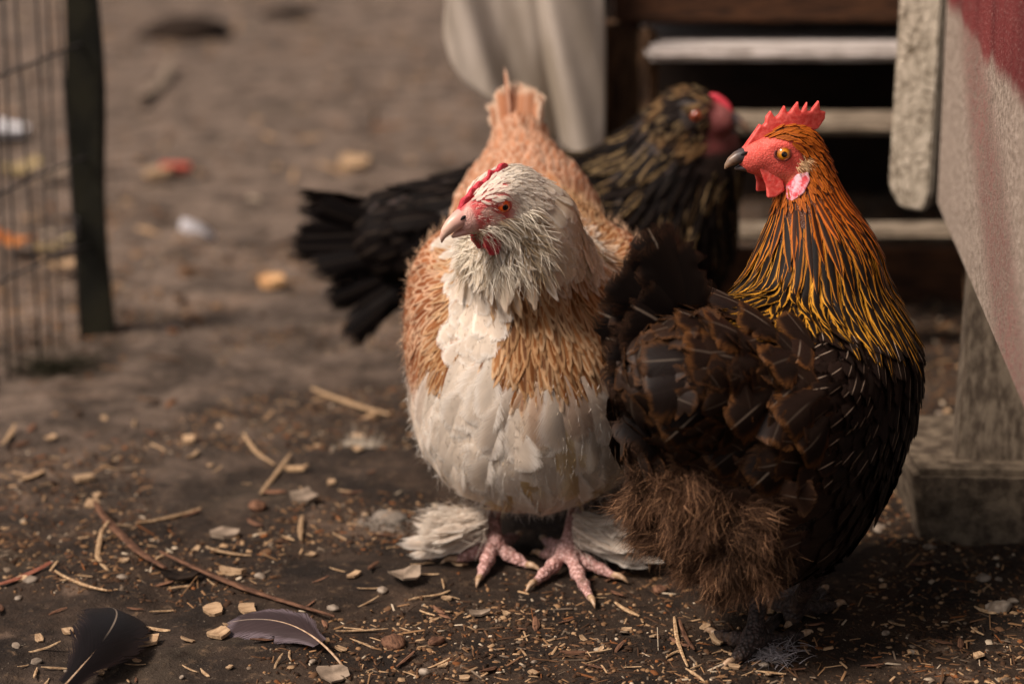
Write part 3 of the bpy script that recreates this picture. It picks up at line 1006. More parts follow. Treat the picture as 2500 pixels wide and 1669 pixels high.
    def beak(s, mat, length=0.044, drop=-0.012, depth=1.0):
        x = np.array([.016, .022, .028, .034, .039, .0425, .044]) * (length / .044)
        x[0] = .016
        z = np.array([-.0030, -.0022, -.0022, -.0035, -.0060, -.0090, drop])
        a = np.array([.0080, .0074, .0062, .0048, .0033, .0018, .0005])
        b = np.array([.0078, .0076, .0068, .0054, .0040, .0022, .0006]) * depth
        o = s.head_piece('upper_beak', loft('upper_beak', np.stack([x, 0 * x, z], 1), a, b, (0, 0, 1), 16), mat)
        x2 = np.array([.010, .018, .025, .031, .0355]) * (length / .044); z2 = np.array([-.0135, -.0120, -.0110, -.0108, -.0112]) * (0.6 + 0.4 * depth) - 0.001
        s.head_piece('lower_beak', loft('lower_beak', np.stack([x2, 0 * x2, z2], 1), [.0072, .0064, .0050, .0032, .0012], [.0042, .0040, .0034, .0024, .0010], (0, 0, 1), 14), mat)
        for sg in (1, -1):
            n = loft('nostril', [(.0255, sg * .0060, .0018), (.0285, sg * .0058, .0010), (.0315, sg * .0048, -.0004)], [.0003, .0014, .0003], [.0003, .0013, .0003], (0, 0, 1), 8)
            s.head_piece('nostril', n, M_black, o).matrix_local = Matrix.Identity(4)
    def eyes(s, mat, lid_col, r=0.0058, k=1.0):
        for sg in (1, -1):
            bm = bmesh.new(); bmesh.ops.create_uvsphere(bm, u_segments=32, v_segments=20, radius=r)
            me = bpy.data.meshes.new('eye'); bm.to_mesh(me); bm.free()
            for p in me.polygons: p.use_smooth = True
            e = s.head_piece('eye', me, mat)
            c = np.array([0, sg * (s.surf_y([0.0], [0.0], sg)[0] - .0030), 0.0])
            g = nrm(np.array([0.22, sg * 1.0, 0.05])); x = nrm(np.cross(g, (0, 0, 1)));
            R = s.Rh @ np.stack([x, g, np.cross(x, g)], 1) * s.hs * k
            M = np.eye(4); M[:3, :3] = R; M[:3, 3] = s.H(c); e.matrix_local = Matrix(M.tolist())
            th = np.linspace(0, 2 * np.pi, 33)
            ring = np.stack([.0056 * np.cos(th) * (1 + 0.12 * np.cos(th)), 0 * th + 0.0022, .0046 * np.sin(th)], 1)
            lid = loft('eyelid', ring, [.0011] * 33, [.0010] * 33, (0, 1, 0), 8, cap=False)
            lo = link('eyelid', lid, e, lid_col)

M_black = m_plain('black_hollow', (0.006, 0.004, 0.004), (0.015, 0.01, 0.01), 100)

def leg(hen, name, hip, hock, ankle, toes, mat, r=0.0075, claw=True, knob=0.8):
    """one leg with its toes as a single skin; toes = list of (knuckle, tip)"""
    hip, hock, ankle = [np.array(p, float) for p in (hip, hock, ankle)]
    pr = [Cn(hip, hock, r * 2.0, r * 1.05, 0.006), Cn(hock, ankle, r * 0.95, r * 0.9, 0.006), E(ankle, (r * 1.25,) * 3, 0.006)]
    for kn, tip in toes:
        kn, tip = np.array(kn, float), np.array(tip, float)
        pr.append(Cn(ankle, kn, r * 0.85, r * 0.72, 0.005))
        pr.append(Cn(kn, tip, r * 0.74, r * 0.46, 0.004))
        for a in (0.0, 0.5):
            pr.append(E(kn * (1 - a) + tip * a + np.array([0, 0, r * 0.1]), (r * knob * (1 - .25 * a),) * 3, 0.004))
    f = lambda P: sd_prims(P, pr)
    pts = np.array([hip, hock, ankle] + [t[1] for t in toes])
    lo, hi = pts.min(0) - r * 2.2, pts.max(0) + r * 2.2
    h = 0.0022
    V, q = skin_nets(f, axis(lo[0], hi[0], h), axis(lo[1], hi[1], h), axis(lo[2], hi[2], h))
    o = link(name, mesh_np(name, V, q), hen.root, mat)
    if claw:
        for kn, tip in toes:
            kn, tip = np.array(kn, float), np.array(tip, float)
            d = nrm(tip - kn); d[2] = 0; d = nrm(d)
            C = [tip - d * .003, tip + d * .005 + np.array([0, 0, .0012]), tip + d * .010 + np.array([0, 0, .0002]), tip + d * .015 - np.array([0, 0, .0035])]
            link('claw', loft('claw', C, [.0034, .0030, .0020, .0004], [.0036, .0030, .0020, .0004], (0, 0, 1), 8), o, M_claw)
    return o

def m_scaly(name, c1, c2):
    t = NT(name)
    o = t.obj()
    v = t.add('ShaderNodeTexVoronoi'); t.put(v.inputs['Vector'], o); v.inputs['Scale'].default_value = 330
    n = t.noise(o, 60, 4)
    c = t.mix(t.ramp(t.math('ADD', v.outputs[0], t.math('MULTIPLY_ADD', n, 0.6, -0.3)), 0.2, 0.7), tuple(c1), tuple(c2))
    mud = t.noise(o, 45, 5, 0.65)
    c = t.mix(t.math('MULTIPLY', t.ramp(mud, 0.52, 0.66), 0.7), c, tuple(S(84, 64, 50)))
    t.bsdf(c, 0.6, 0.3, v.outputs[0], 0.8, 0.002, Subsurface_Weight=0.06, Subsurface_Scale=0.003)
    return t.m
M_leg_pink = m_scaly('pink_scaly_leg', S(216, 176, 168), S(160, 118, 110))
M_leg_slate = m_scaly('slate_scaly_leg', S(74, 60, 56), S(40, 31, 28))

def mixc(a, b, f):
    return a * (1 - f[:, None]) + b * f[:, None]

def full(P, v):
    return np.broadcast_to(np.array(v, float), (len(P), 3)).copy() if np.ndim(v) else np.full(len(P), float(v))

# =================================================== pale salmon hen facing the camera
A = Hen('salmon_hen', (0.019, 2.10, 0), math.radians(-90), at(1203, 488, 1.955), (-0.82, -0.50, -0.31), (0.06, -0.10, 1), 1.18, 11)
hA = A.ho
A_prims = [E((-.01, 0, .165), (.145, .110, .108)), E((.055, 0, .175), (.082, .088, .10), .03), E((.02, 0, .118), (.10, .097, .068), .03),
           E((-.03, .080, .205), (.095, .032, .066), .02), E((-.03, -.080, .205), (.095, .032, .066), .02),
           Cn((-.07, 0, .210), (-.18, -.006, .262), .098, .066, .04), Cn((-.18, -.006, .262), (-.240, -.012, .328), .062, .025, .02),
           Cn((.05, .000, .24), (.095, -.008, .290), .072, .046, .03), Cn((.095, -.008, .290), A.H((-.020, 0, -.012)), .048, .024, .02),
           E(A.H((-.034, .0, -.034)), (.027, .027, .030), .02)] + A.head_prims()
def A_skin(h, V):
    q = h.to_head(V)
    face = sstep(-.011, -.005, q[:, 0]) * sstep(-.015, -.010, q[:, 2]) * (np.linalg.norm(q - np.array([.012, 0, 0]), axis=1) < .036)
    c = mixc(full(V, S(222, 172, 160)), full(V, S(206, 84, 84)), sstep(.40, .70, vnoise(q, 160, 3) + 8 * q[:, 2]))
    return mixc(full(V, S(206, 190, 170)), c, face)
A.body(A_prims, A_skin)
A.spine([A.H((.05, 0, -.01)), A.H((0, 0, 0)), (.11, .0, .30), (.055, 0, .235), (0, 0, .19), (-.10, 0, .21), (-.19, 0, .275), (-.26, 0, .36)], 0.035)
def A_style(h, P, n, t, rng):
    N = len(P)
    q = h.to_head(P)
    x, y, z = P.T
    dh = np.linalg.norm(q * np.array([1, 1, 1.0]), axis=1)
    near = dh < .048
    ring = (q[:, 0] / .0098) ** 2 + (q[:, 2] / .0078) ** 2 < 1
    lore = (q[:, 0] > .004) & (q[:, 2] > -.0085) & (q[:, 2] < .0068 + .10 * q[:, 0])
    front = (q[:, 0] > .0185) & (q[:, 2] > -.03)
    gape = (q[:, 0] > .008) & (q[:, 2] > -.0135) & (q[:, 2] < 0)
    crown = (q[:, 2] > .0105) & (np.abs(q[:, 1]) < .0022) & (q[:, 0] > -.02)
    keep = 1.0 - (near & (ring | lore | front | gape | crown))
    head = sstep(.046, .028, dh)
    neck = sstep(.46, .30, t) * (z > .22)
    sad = sstep(.66, .76, t) * (z > .19)
    n1 = vnoise(P, 34, 1); n2 = vnoise(P, 60, 2); n3 = vnoise(P, 16, 3)
    wing = sstep(.062, .078, np.abs(y) + .012 * (n1 - .5)) * sstep(.150, .175, z + .03 * (n3 - .5)) * sstep(.10, .06, x)
    r = .0125 * (1 - neck) + .0085 * neck; r = r * (1 - head) + .0029 * head
    L = .058 * (1 - neck) + .036 * neck; L = L * (1 - head) + .0105 * head
    W = .044 * (1 - neck) + .026 * neck; W = W * (1 - head) + .0034 * head
    L = np.where(wing > .5, .030, L); W = np.where(wing > .5, .0135, W); r = np.where(wing > .5, .0068, r)
    L = np.where(sad > .5, .044, L); W = np.where(sad > .5, .032, W); r = np.where(sad > .5, .0125, r)
    cream = full(P, S(226, 212, 194)); creamL = full(P, S(242, 234, 222))
    buffy = full(P, S(206, 172, 112))
    f = sstep(.60, .74, n2) * sstep(.22, .12, z) * sstep(.07, .02, np.abs(y - .01))
    ca, cb = mixc(cream, buffy, f), mixc(creamL, full(P, S(222, 196, 150)), f)
    # buff and rust on the upper breast, parted by a pale bib under the beard
    up = sstep(.162, .178, z - .20 * np.maximum(x, 0) + .020 * (n1 - .5) + .012 * (n3 - .5)) * (1 - neck * sstep(.285, .300, z))
    bib = (sstep(.021, .004, np.abs(y + .046 + .014 * (n3 - .5))) > rng.random(N)) * (x > 0)
    br = up * (1 - bib)
    dk = sstep(.35, .65, n2)
    rv = rng.random(N)
    ca = mixc(ca, mixc(mixc(full(P, S(176, 122, 76)), full(P, S(146, 92, 52)), dk), full(P, S(116, 78, 52)), (rv > .78) * .8), br)
    cb = mixc(cb, mixc(full(P, S(214, 178, 138)), full(P, S(194, 150, 106)), dk), br)
    ca = mixc(ca, mixc(full(P, S(138, 74, 40)), full(P, S(184, 118, 76)), rng.random(N)), wing * .95); cb = mixc(cb, full(P, S(224, 184, 150)), wing * .95)
    ca = mixc(ca, mixc(full(P, S(206, 146, 106)), full(P, S(186, 128, 96)), n2), sad); cb = mixc(cb, full(P, S(230, 196, 168)), sad)
    nk = neck * sstep(.280, .300, z + .10 * np.maximum(y, 0) * (x < .1))
    ca = mixc(ca, mixc(full(P, S(226, 210, 184)), full(P, S(196, 152, 108)), sstep(.62, .74, n2) * (z < .33) * .8), nk); cb = mixc(cb, full(P, S(243, 234, 218)), nk)
    ca = mixc(ca, full(P, S(236, 226, 208)), head); cb = mixc(cb, full(P, S(246, 240, 228)), head)
    beard = sstep(-.008, -.016, q[:, 2]) * sstep(-.026, -.012, q[:, 0]) * sstep(.068, .05, dh)
    ca = mixc(ca, mixc(full(P, S(222, 206, 182)), full(P, S(150, 128, 100)), sstep(.48, .66, n2)), beard)
    L = np.where(beard > .4, .021, L); W = np.where(beard > .4, .0062, W); r = np.where(beard > .4, .0046, r)
    brs = br > .5
    L = np.where(brs & (wing < .5), .036, L); W = np.where(brs & (wing < .5), .0105, W); r = np.where(brs & (wing < .5), .0056, r)
    lift = np.where(beard > .4, .24, np.where(sad > .5, .10, np.where(wing > .5, .035, np.where(brs, .035, .026))))
    lift = np.where((neck > .5) & (beard < .4), .06, lift)
    lift = np.where((head > .5) & (beard < .4), .08, lift)
    lace = np.where(wing > .5, .42, np.where(sad > .5, .60, np.where(br > .5, .36, .6)))
    shaft = np.where(br + wing > .5, .0, .22)
    part = np.where(head + beard > .5, 0, np.where(neck > .5, 1, np.where(sad > .5, 3, np.where(wing > .5, 4, 2))))
    kind = np.where((L < .016) | (beard > .4) | brs, 'lance', 'round')
    mess = np.where(beard > .4, .45, np.where(head > .5, .14, np.where(br > .5, .14, .13)))
    return dict(rag=.06, notch=.08, r=r, L=L, W=W, lift=lift, ca=ca, cb=cb, lace=lace, shaft=shaft, part=part, kind=kind, keep=keep, mess=mess)
A.plumage(A_style, [('head_feathers', M_pale_plume), ('neck_hackle', M_pale_plume), ('breast_feathers', M_pale_plume), ('saddle_feathers', M_pale_plume), ('wing_feathers', M_pale_plume)],
          {'head_feathers': 'scruffy off-white head feathers with dirty beard', 'saddle_feathers': 'peach saddle feathers with pale edges', 'wing_feathers': 'rust flecked shoulder feathers'})
# tail
rq = np.random.default_rng(15)
for k in range(12):
    a = (k - 5.5) / 5.5
    A.quill('tail_feather', (-.215 - .012 * (k % 2), -.012 + .011 * a, .300 + .004 * (k % 3)), (-.42, .05 * a - .01 + rq.normal(0, .035), .90), (.85, -.45 * a + rq.normal(0, .1), .4), .088 - .012 * abs(a) + rq.normal(0, .005), .026, S(200, 142, 106) * rq.uniform(.85, 1.1), S(234, 204, 176), .66, .25, M_pale_plume, -.08, 'tail')
A.quill('tail_feather', (-.225, -.022, .315), (-.40, -.03, .90), (.2, -1, .1), .092, .016, S(190, 140, 112), S(226, 190, 164), .7, .3, M_pale_plume, .03)
A.quill('wing_tip_feather', (-.15, -.048, .250), (-.50, -.28, .55), (.6, -.75, .2), .070, .030, S(196, 140, 106), S(226, 190, 160), .55, .3, M_pale_plume, -.1)
A.quill('wing_tip_feather', (-.13, .070, .20), (-.8, .2, -.25), (.1, .95, .2), .10, .026, S(170, 112, 76), S(226, 190, 160), .55, .3, M_pale_plume, -.1)
A.beak(M_beak_pale, 0.0465, -.0125, 1.0)
M_lid_pink = m_plain('pink_eyelid', S(190, 70, 66), S(214, 112, 104), 500, rough=0.5)
A.eyes(M_eye_red, M_lid_pink)
# low wavy comb along the crown, small wattle
ca_ = [(.026, .003), (.0265, .0065), (.0235, .0105), (.020, .0132), (.017, .0138), (.014, .0160), (.010, .0160), (.007, .0186), (.004, .0172), (.000, .0186), (-.0025, .0226), (-.006, .0196), (-.010, .0228), (-.0155, .0232), (-.018, .0200), (-.017, .0145), (-.008, .0125), (.005, .0105), (.016, .007), (.022, .002)]
A.head_piece('comb', slab_from_outline('comb', ca_, .0024, .0010, .0006, lambda V: V + np.stack([0 * V[:, 0], .0008 * np.sin(V[:, 0] * 420), .0006 * np.sin(V[:, 0] * 900 + V[:, 1] * 500)], 1)), M_comb2)
wa = [(.012, -.0165), (.018, -.0185), (.0195, -.026), (.016, -.0345), (.010, -.0365), (.0055, -.030), (.007, -.020)]
for sg in (1, -1):
    A.head_piece('wattle', slab_from_outline('wattle', wa, .0028, .0014, .0008, lambda V, sg=sg: V + np.stack([0 * V[:, 0], sg * (.0085 + .06 * (V[:, 2] + .0165)), 0 * V[:, 0]], 1)), M_comb2)
# scruffy beard and cheek barbs
def scatter(h, n, cond, rng):
    T = np.concatenate([h.q[:, [0, 1, 2]], h.q[:, [0, 2, 3]]])
    a, b, c = h.V[T[:, 0]], h.V[T[:, 1]], h.V[T[:, 2]]
    m = cond((a + b + c) / 3)
    a, b, c = a[m], b[m], c[m]
    ar = np.linalg.norm(np.cross(b - a, c - a), axis=1)
    i = rng.choice(len(a), n, p=ar / ar.sum())
    u = rng.random((n, 2)); fl = u.sum(1) > 1; u[fl] = 1 - u[fl]
    P = a[i] + (b - a)[i] * u[:, :1] + (c - a)[i] * u[:, 1:]
    return P, sd_grad(h.f, P)[1]
rg = np.random.default_rng(8)
def condA(C):
    q = A.to_head(C)
    return (q[:, 2] < -.008) & (q[:, 2] > -.06) & (q[:, 0] > -.022) & (q[:, 0] < .022)
P_, n_ = scatter(A, 2000, condA, rg)
fl_, _ = A.flow(P_)
v_ = vnoise(P_, 90, 5)
c_ = mixc(full(P_, S(238, 228, 208)), full(P_, S(150, 130, 102)), sstep(.5, .72, v_))
o = link('beard', fibre_mesh('beard', P_ + n_ * .003, fl_ * .8 + n_ * .75 + rg.normal(0, .25, P_.shape), rg.uniform(.010, .022, len(P_)), .00032, c_, rg, .35), A.root, M_fluff)
o['kind'] = 'stuff'; o['label'] = 'ragged dirty white beard'

def foot(h, ankle_px, az, toes_px, hip, hock, mat, name, kz=.010, r=.0075):
    an = h.w2l(on_ground(*ankle_px, az))
    toes = []
    for (px, py) in toes_px:
        tip = h.w2l(on_ground(px, py, .006))
        tip[2] = .0055
        kn = an * .55 + tip * .45; kn[2] = max(kz, an[2] * .55)
        toes.append((kn, tip))
    return leg(h, name, hip, hock, an, toes, mat, r), an
f1, a1 = foot(A, (1205, 1322), .020, [(1115, 1363), (1172, 1408), (1288, 1378), (1262, 1308)], (-.02, -.045, .11), (-.012, -.035, .062), M_leg_pink, 'leg')
f2, a2 = foot(A, (1385, 1338), .020, [(1306, 1420), (1442, 1458), (1500, 1404), (1322, 1352), (1330, 1318)], (-.02, .052, .11), (-.005, .046, .062), M_leg_pink, 'leg')
# feathered shanks
def shank_plume(h, a, sg, seed, n=130):
    rg = np.random.default_rng(seed)
    pl = Plume(seed)
    s = rg.random(n)
    base = a[None] + np.stack([rg.normal(-.002, .006, n), sg * (.004 + .010 * rg.random(n)), .004 + .028 * s], 1)
    d = nrm(np.stack([rg.normal(.10, .25, n), sg * rg.uniform(.75, 1.1, n), -.20 - .35 * s + rg.normal(0, .12, n)], 1))
    L = rg.uniform(.034, .076, n) * (1.1 - .35 * s)
    K = 8
    u = np.linspace(0, 1, K + 1)[None, :, None]
    sp = base[:, None] + d[:, None] * (L[:, None, None] * u)
    sp[..., 2] = np.maximum(sp[..., 2] + .010 * u[..., 0] ** 2, .007)
    T = nrm(np.gradient(sp, axis=1))
    up = nrm(np.stack([rg.normal(.5, .3, n), rg.normal(0, .2, n), rg.uniform(.5, 1.0, n)], 1))
    sd = nrm(np.cross(np.broadcast_to(up[:, None], sp.shape), T)); nn = np.cross(T, sd)
    dirt = rg.random(n)[:, None] ** 2
    pl.add(sp, sd, nn, rg.uniform(.007, .014, n), S(222, 206, 188) * (1 - .35 * dirt), S(238, 228, 214) * (1 - .25 * dirt), .6, .1, 'round', 5, .2, .25, .7)
    o = link('foot_feathers', pl.mesh('foot_feathers'), h.root, M_pale_plume)
    o['kind'] = 'stuff'
shank_plume(A, a1, -1, 21)
shank_plume(A, a2, 1, 22)
def soft_down(h, style, n, L, cond, nm, lift, seed, w=.00022):
    rg = np.random.default_rng(seed)
    P, nn = scatter(h, n, cond, rg)
    fl, t = h.flow(P)
    fl = nrm(fl + np.array([0, 0, -1]) * .35 * np.clip(1 - nn[:, 2], 0, 1)[:, None])
    st = style(h, P, nn, t, rg)
    o = link(nm, fibre_mesh(nm, P + nn * lift, fl + nn * .10 + rg.normal(0, .22, P.shape), rg.uniform(.6, 1.3, n) * L, w, st['cb'] * rg.uniform(.85, 1.05, n)[:, None], rg, .15, 4, .15), h.root, M_fluff)
    o['kind'] = 'stuff'
soft_down(A, A_style, 5000, .013, lambda C: (A.to_head(C)[:, 2] < -.03) & (C[:, 0] > -.10), 'breast_down', .0045, 61)
_P, _n = scatter(A, 420, lambda C: (lambda q: (np.linalg.norm(q, axis=1) < .045) & (q[:, 0] > .002) & (q[:, 0] < .020) & (np.abs(q[:, 2]) < .012))(A.to_head(C)), rg)
o = link('lore_bristles', fibre_mesh('lore_bristles', _P + _n * .0003, A.flow(_P)[0] + _n * .35 + rg.normal(0, .2, _P.shape), rg.uniform(.003, .006, len(_P)), .00016, full(_P, S(238, 228, 212)), rg, .1), A.root, M_fluff); o['kind'] = 'stuff'
soft_down(A, A_style, 2500, .007, lambda C: (np.linalg.norm(A.to_head(C), axis=1) < .05) & (A.to_head(C)[:, 0] < -.004) & (A.to_head(C)[:, 2] > -.012), 'head_down', .002, 62, .00016)
for a_, sg_ in ((a1, -1), (a2, 1)):
    n_ = 1500
    b_ = a_[None] + np.stack([rg.normal(0, .010, n_), sg_ * rg.uniform(.004, .055, n_), rg.uniform(.004, .030, n_)], 1)
    o = link('foot_down', fibre_mesh('foot_down', b_, np.array([[.15, sg_ * 1.0, -.1]]) + rg.normal(0, .45, (n_, 3)), rg.uniform(.010, .026, n_), .00022, full(b_, S(226, 212, 194)) * rg.uniform(.6, 1.05, n_)[:, None], rg, .3), A.root, M_fluff)
    o['kind'] = 'stuff'
tag(A.root, 'pale salmon and white bearded hen with feathered feet facing the camera', 'hen', 'hens in the yard')

# =================================================== brown hen with golden neck on the right
B = Hen('golden_necked_hen', (0.205, 1.885, 0), math.radians(56), at(1897, 366, 1.935), (-0.955, -0.27, -0.03), (0.0, -0.03, 1), 1.06, 31)
B_prims = [E((.004, -.004, .170), (.142, .092, .104)), E((.06, 0, .185), (.085, .088, .095), .03), E((-.005, 0, .12), (.098, .084, .065), .03),
           E((-.054, -.010, .135), (.068, .070, .064), .03), E((-.012, .058, .19), (.095, .030, .062), .02), E((-.02, -.070, .19), (.10, .030, .062), .02),
           Cn((-.05, 0, .21), (-.135, -.004, .245), .075, .048, .04),
           Cn((.080, -.008, .225), (.072, -.008, .295), .076, .047, .04), Cn((.072, -.008, .295), B.H((-.024, 0, -.018)), .046, .021, .02)] + B.head_prims(.006)
def B_skin(h, V):
    q = h.to_head(V)
    d = np.linalg.norm((q - np.array([.008, 0, -.004])) * np.array([1, 1, 1.0]), axis=1)
    face = sstep(-.017, -.011, q[:, 0]) * sstep(.014, .010, q[:, 2] + .25 * np.maximum(-q[:, 0], 0)) * (d < .05) * sstep(-.034, -.026, q[:, 2])
    c = mixc(mixc(full(V, S(22, 14, 10)), full(V, S(96, 48, 16)), sstep(.32, .36, V[:, 2])), full(V, S(228, 96, 84)), face)
    lo = sstep(-.012, -.020, q[:, 2]) * face * sstep(.012, .002, q[:, 0])
    return mixc(c, full(V, S(206, 122, 92)), lo * .7)
B.body(B_prims, B_skin)
B.spine([B.H((.05, 0, -.01)), B.H((-.01, 0, 0)), (.058, 0, .33), (.066, 0, .265), (.03, 0, .20), (-.06, 0, .20), (-.13, 0, .245), (-.2, 0, .32)], 0.035)
def B_style(h, P, n, t, rng):
    N = len(P)
    q = h.to_head(P)
    x, y, z = P.T
    dh = np.linalg.norm(q, axis=1)
    jt = .004 * (vnoise(P, 260, 9) - .5)
    bare = ((q[:, 0] - .006) / .0205) ** 2 + ((q[:, 2] + .0075) / .0185) ** 2 < 1 + 30 * jt
    bare = bare & (dh < .05)
    crownskin = (q[:, 2] > .0) & (q[:, 0] > .012) & (dh < .05)
    keep = (~bare & ~crownskin & ~((q[:, 0] > .015) & (dh < .05))).astype(float)
    head = sstep(.052, .034, dh)
    hk = sstep(.255, .285, z + .012 * (vnoise(P, 50, 7) - .5) + .10 * np.maximum(0, x - .05) + .0 * y) * (1 - head)
    hk = hk * (x > -.06)
    n1 = vnoise(P, 40, 1); n2 = vnoise(P, 18, 2)
    rear = sstep(-.045, -.075, x + .02 * (n1 - .5)) * sstep(.15, .18, z)
    fl = sstep(-.045, -.07, x) * sstep(.185, .16, z)
    r = full(P, .0105); L = full(P, .030); W = full(P, .0165)
    hkm = hk > .5
    up = sstep(.33, .385, z)
    r = np.where(hkm, .0084 - .0034 * up, r); L = np.where(hkm, .056 - .024 * up, L); W = np.where(hkm, .0100 - .0042 * up, W)
    hm = head > .5
    r = np.where(hm, .0040, r); L = np.where(hm, .013, L); W = np.where(hm, .0042, W)
    rm = rear > .5
    r = np.where(rm, .0135, r); L = np.where(rm, .042, L); W = np.where(rm, .030, W)
    low = (z < .15) & ~rm
    r = np.where(low, .014, r); L = np.where(low, .042, L); W = np.where(low, .024, W)
    dark = mixc(full(P, S(20, 13, 11)), full(P, S(34, 23, 18)), n1)
    ca, cb = dark, dark * 1.35
    ca = mixc(ca, mixc(full(P, S(27, 18, 13)), full(P, S(44, 29, 20)), n1), rear); cb = mixc(cb, full(P, S(78, 50, 28)), rear)
    ca = mixc(ca, full(P, S(58, 39, 28)), fl * .8); cb = mixc(cb, full(P, S(92, 66, 48)), fl * .8)
    gold = mixc(full(P, S(228, 162, 52)), full(P, S(188, 94, 20)), sstep(.30, .365, z))
    gold = mixc(gold, full(P, S(206, 168, 104)), sstep(.095, .125, x) * .8)
    ca = np.where(hkm[:, None], mixc(full(P, S(20, 13, 9)), full(P, S(110, 52, 13)), sstep(.34, .385, z) * .9), ca)
    cb = np.where(hkm[:, None], gold, cb)
    ca = np.where(hm[:, None], mixc(full(P, S(150, 74, 18)), full(P, S(70, 36, 14)), sstep(-.02, -.04, q[:, 0]) * n1), ca); cb = np.where(hm[:, None], full(P, S(196, 106, 30)), cb)
    lift = np.where(hkm, .07, np.where(hm, .12, np.where(rm, .20, .10)))
    lace = np.where(hkm, .62 - .32 * up, np.where(hm, .5, np.where(rm, .82, .7)))
    back = (z > .17) & ~hkm & ~hm & ~rm
    shaft = np.where(hkm | hm, .0, np.where(back, .85 * (rng.random(N) < .8), np.where(rm, .12, .2 * (rng.random(N) < .4))))
    part = np.where(hm, 0, np.where(hkm, 1, np.where(rm, 3, 2)))
    kind = np.where(hkm | hm, 'lance', 'round')
    mess = np.where(rm, .30, np.where(hkm, .10, .09))
    return dict(tipk=.25, shw=2.8, r=r, L=L, W=W, lift=lift, ca=ca, cb=cb, lace=lace, shaft=shaft, part=part, kind=kind, keep=keep, mess=mess)
B.plumage(B_style, [('head_feathers', M_gold_plume), ('neck_hackle', M_gold_plume), ('back_feathers', M_dark_plume), ('tail_coverts', M_dark_plume)],
          {'neck_hackle': 'golden hackle feathers with black centres', 'back_feathers': 'dark brown feathers with pale shafts', 'head_feathers': 'short orange brown head feathers', 'tail_coverts': 'loose brown feathers with tan edges round the tail'})
# tail: a broad dark fan, then layered coverts with tan rims over its root
rt = np.random.default_rng(76)
def hit(h, px, py, lo=1.4, hi=2.4):
    """where the line of sight through a photo pixel meets the body of hen h (hen coordinates), with the normal there"""
    d = nrm(pix(px, py)); o = np.array([0, 0, CAM_H]); t = lo
    best = (9, t)
    for _ in range(90):
        p = h.w2l(o + d * t); v = h.f(p[None])[0]
        if v < best[0]: best = (v, t)
        if v < .0004: break
        t += max(v * .8, .0005)
        if t > hi: break
    p = h.w2l(o + d * best[1])
    return p, sd_grad(h.f, p[None])[1][0]
b0 = at(1690, 900, 1.795)
for k in range(18):
    a = k / 17
    ph = math.radians(-18 + 108 * a + rt.normal(0, 3))
    lay_ = k % 2
    dw = np.array([-.80, -.52, 0]) * math.cos(ph) + np.array([-.12, .0, 1]) * math.sin(ph)
    base = b0 + np.array([.010 * (1 - a), 0, .020 * a]) + np.array([0, -.004 * lay_, 0])
    Lk = .080 + .018 * a + rt.normal(0, .006) - .012 * lay_
    nw = np.array([.30, -.80, .35]) + rt.normal(0, .12, 3)
    B.quill('tail_feather', B.w2l(base), B.Rw.T @ dw, B.Rw.T @ nw, Lk, .054 + rt.normal(0, .003), S(16, 10, 8), S(50, 33, 22), .80, .22 * (rt.random() < .4), M_dark_plume, rt.uniform(-.22, .02), side_curve=rt.normal(.10, .10), notch=.3)
def covert(b, t, W, ca, cb, sh=.55, lift=.012, lace=.74, curve=-.18, sc=0.0):
    p, n = hit(B, *b); q, n2 = hit(B, *t)
    p = p + n * .005; q = q + n2 * (.006 + lift)
    d = q - p; L = np.linalg.norm(d)
    B.quill('covert_feather', p, d - n * curve * L, n + n2 * .4, L * 1.05, W, ca, cb, lace, sh, M_dark_plume, curve, 'round', side_curve=sc, notch=.15)
cc0, cc1 = S(34, 22, 16), S(98, 63, 33)
for (b, t, W, k) in [((1880, 800), (1700, 742), .034, 1.0), ((1850, 790), (1760, 748), .030, .9), ((1980, 860), (1900, 800), .030, .8),
                     ((1860, 905), (1680, 868), .040, 1.1), ((1880, 960), (1760, 1010), .034, .6), ((1790, 905), (1812, 1010), .027, 1.1), ((1960, 880), (1850, 900), .034, .8), ((1945, 815), (1940, 905), .024, 1.2),
                     ((1970, 920), (1870, 995), .030, .9), ((2000, 960), (1900, 1030), .030, .8), ((1930, 960), (1880, 1070), .032, .8), ((1740, 960), (1640, 1040), .036, .5), ((1700, 930), (1610, 960), .036, .5), ((1860, 1040), (1740, 1110), .036, .5),
                     ((2010, 1020), (1950, 1110), .034, .6), ((1960, 1060), (1850, 1150), .036, .5), ((1780, 830), (1660, 800), .034, .7), ((1720, 880), (1600, 900), .036, .5), ((1830, 850), (1720, 810), .036, .9), ((1905, 840), (1800, 790), .034, .8)]:
    covert(b, t, W * rt.uniform(1.1, 1.4), cc0 * k * rt.uniform(.85, 1.1), cc1 * k * rt.uniform(.8, 1.1), .20 * rt.uniform(0, 1.2), .004 + .007 * rt.random(), .72, -.13, rt.normal(0, .10))
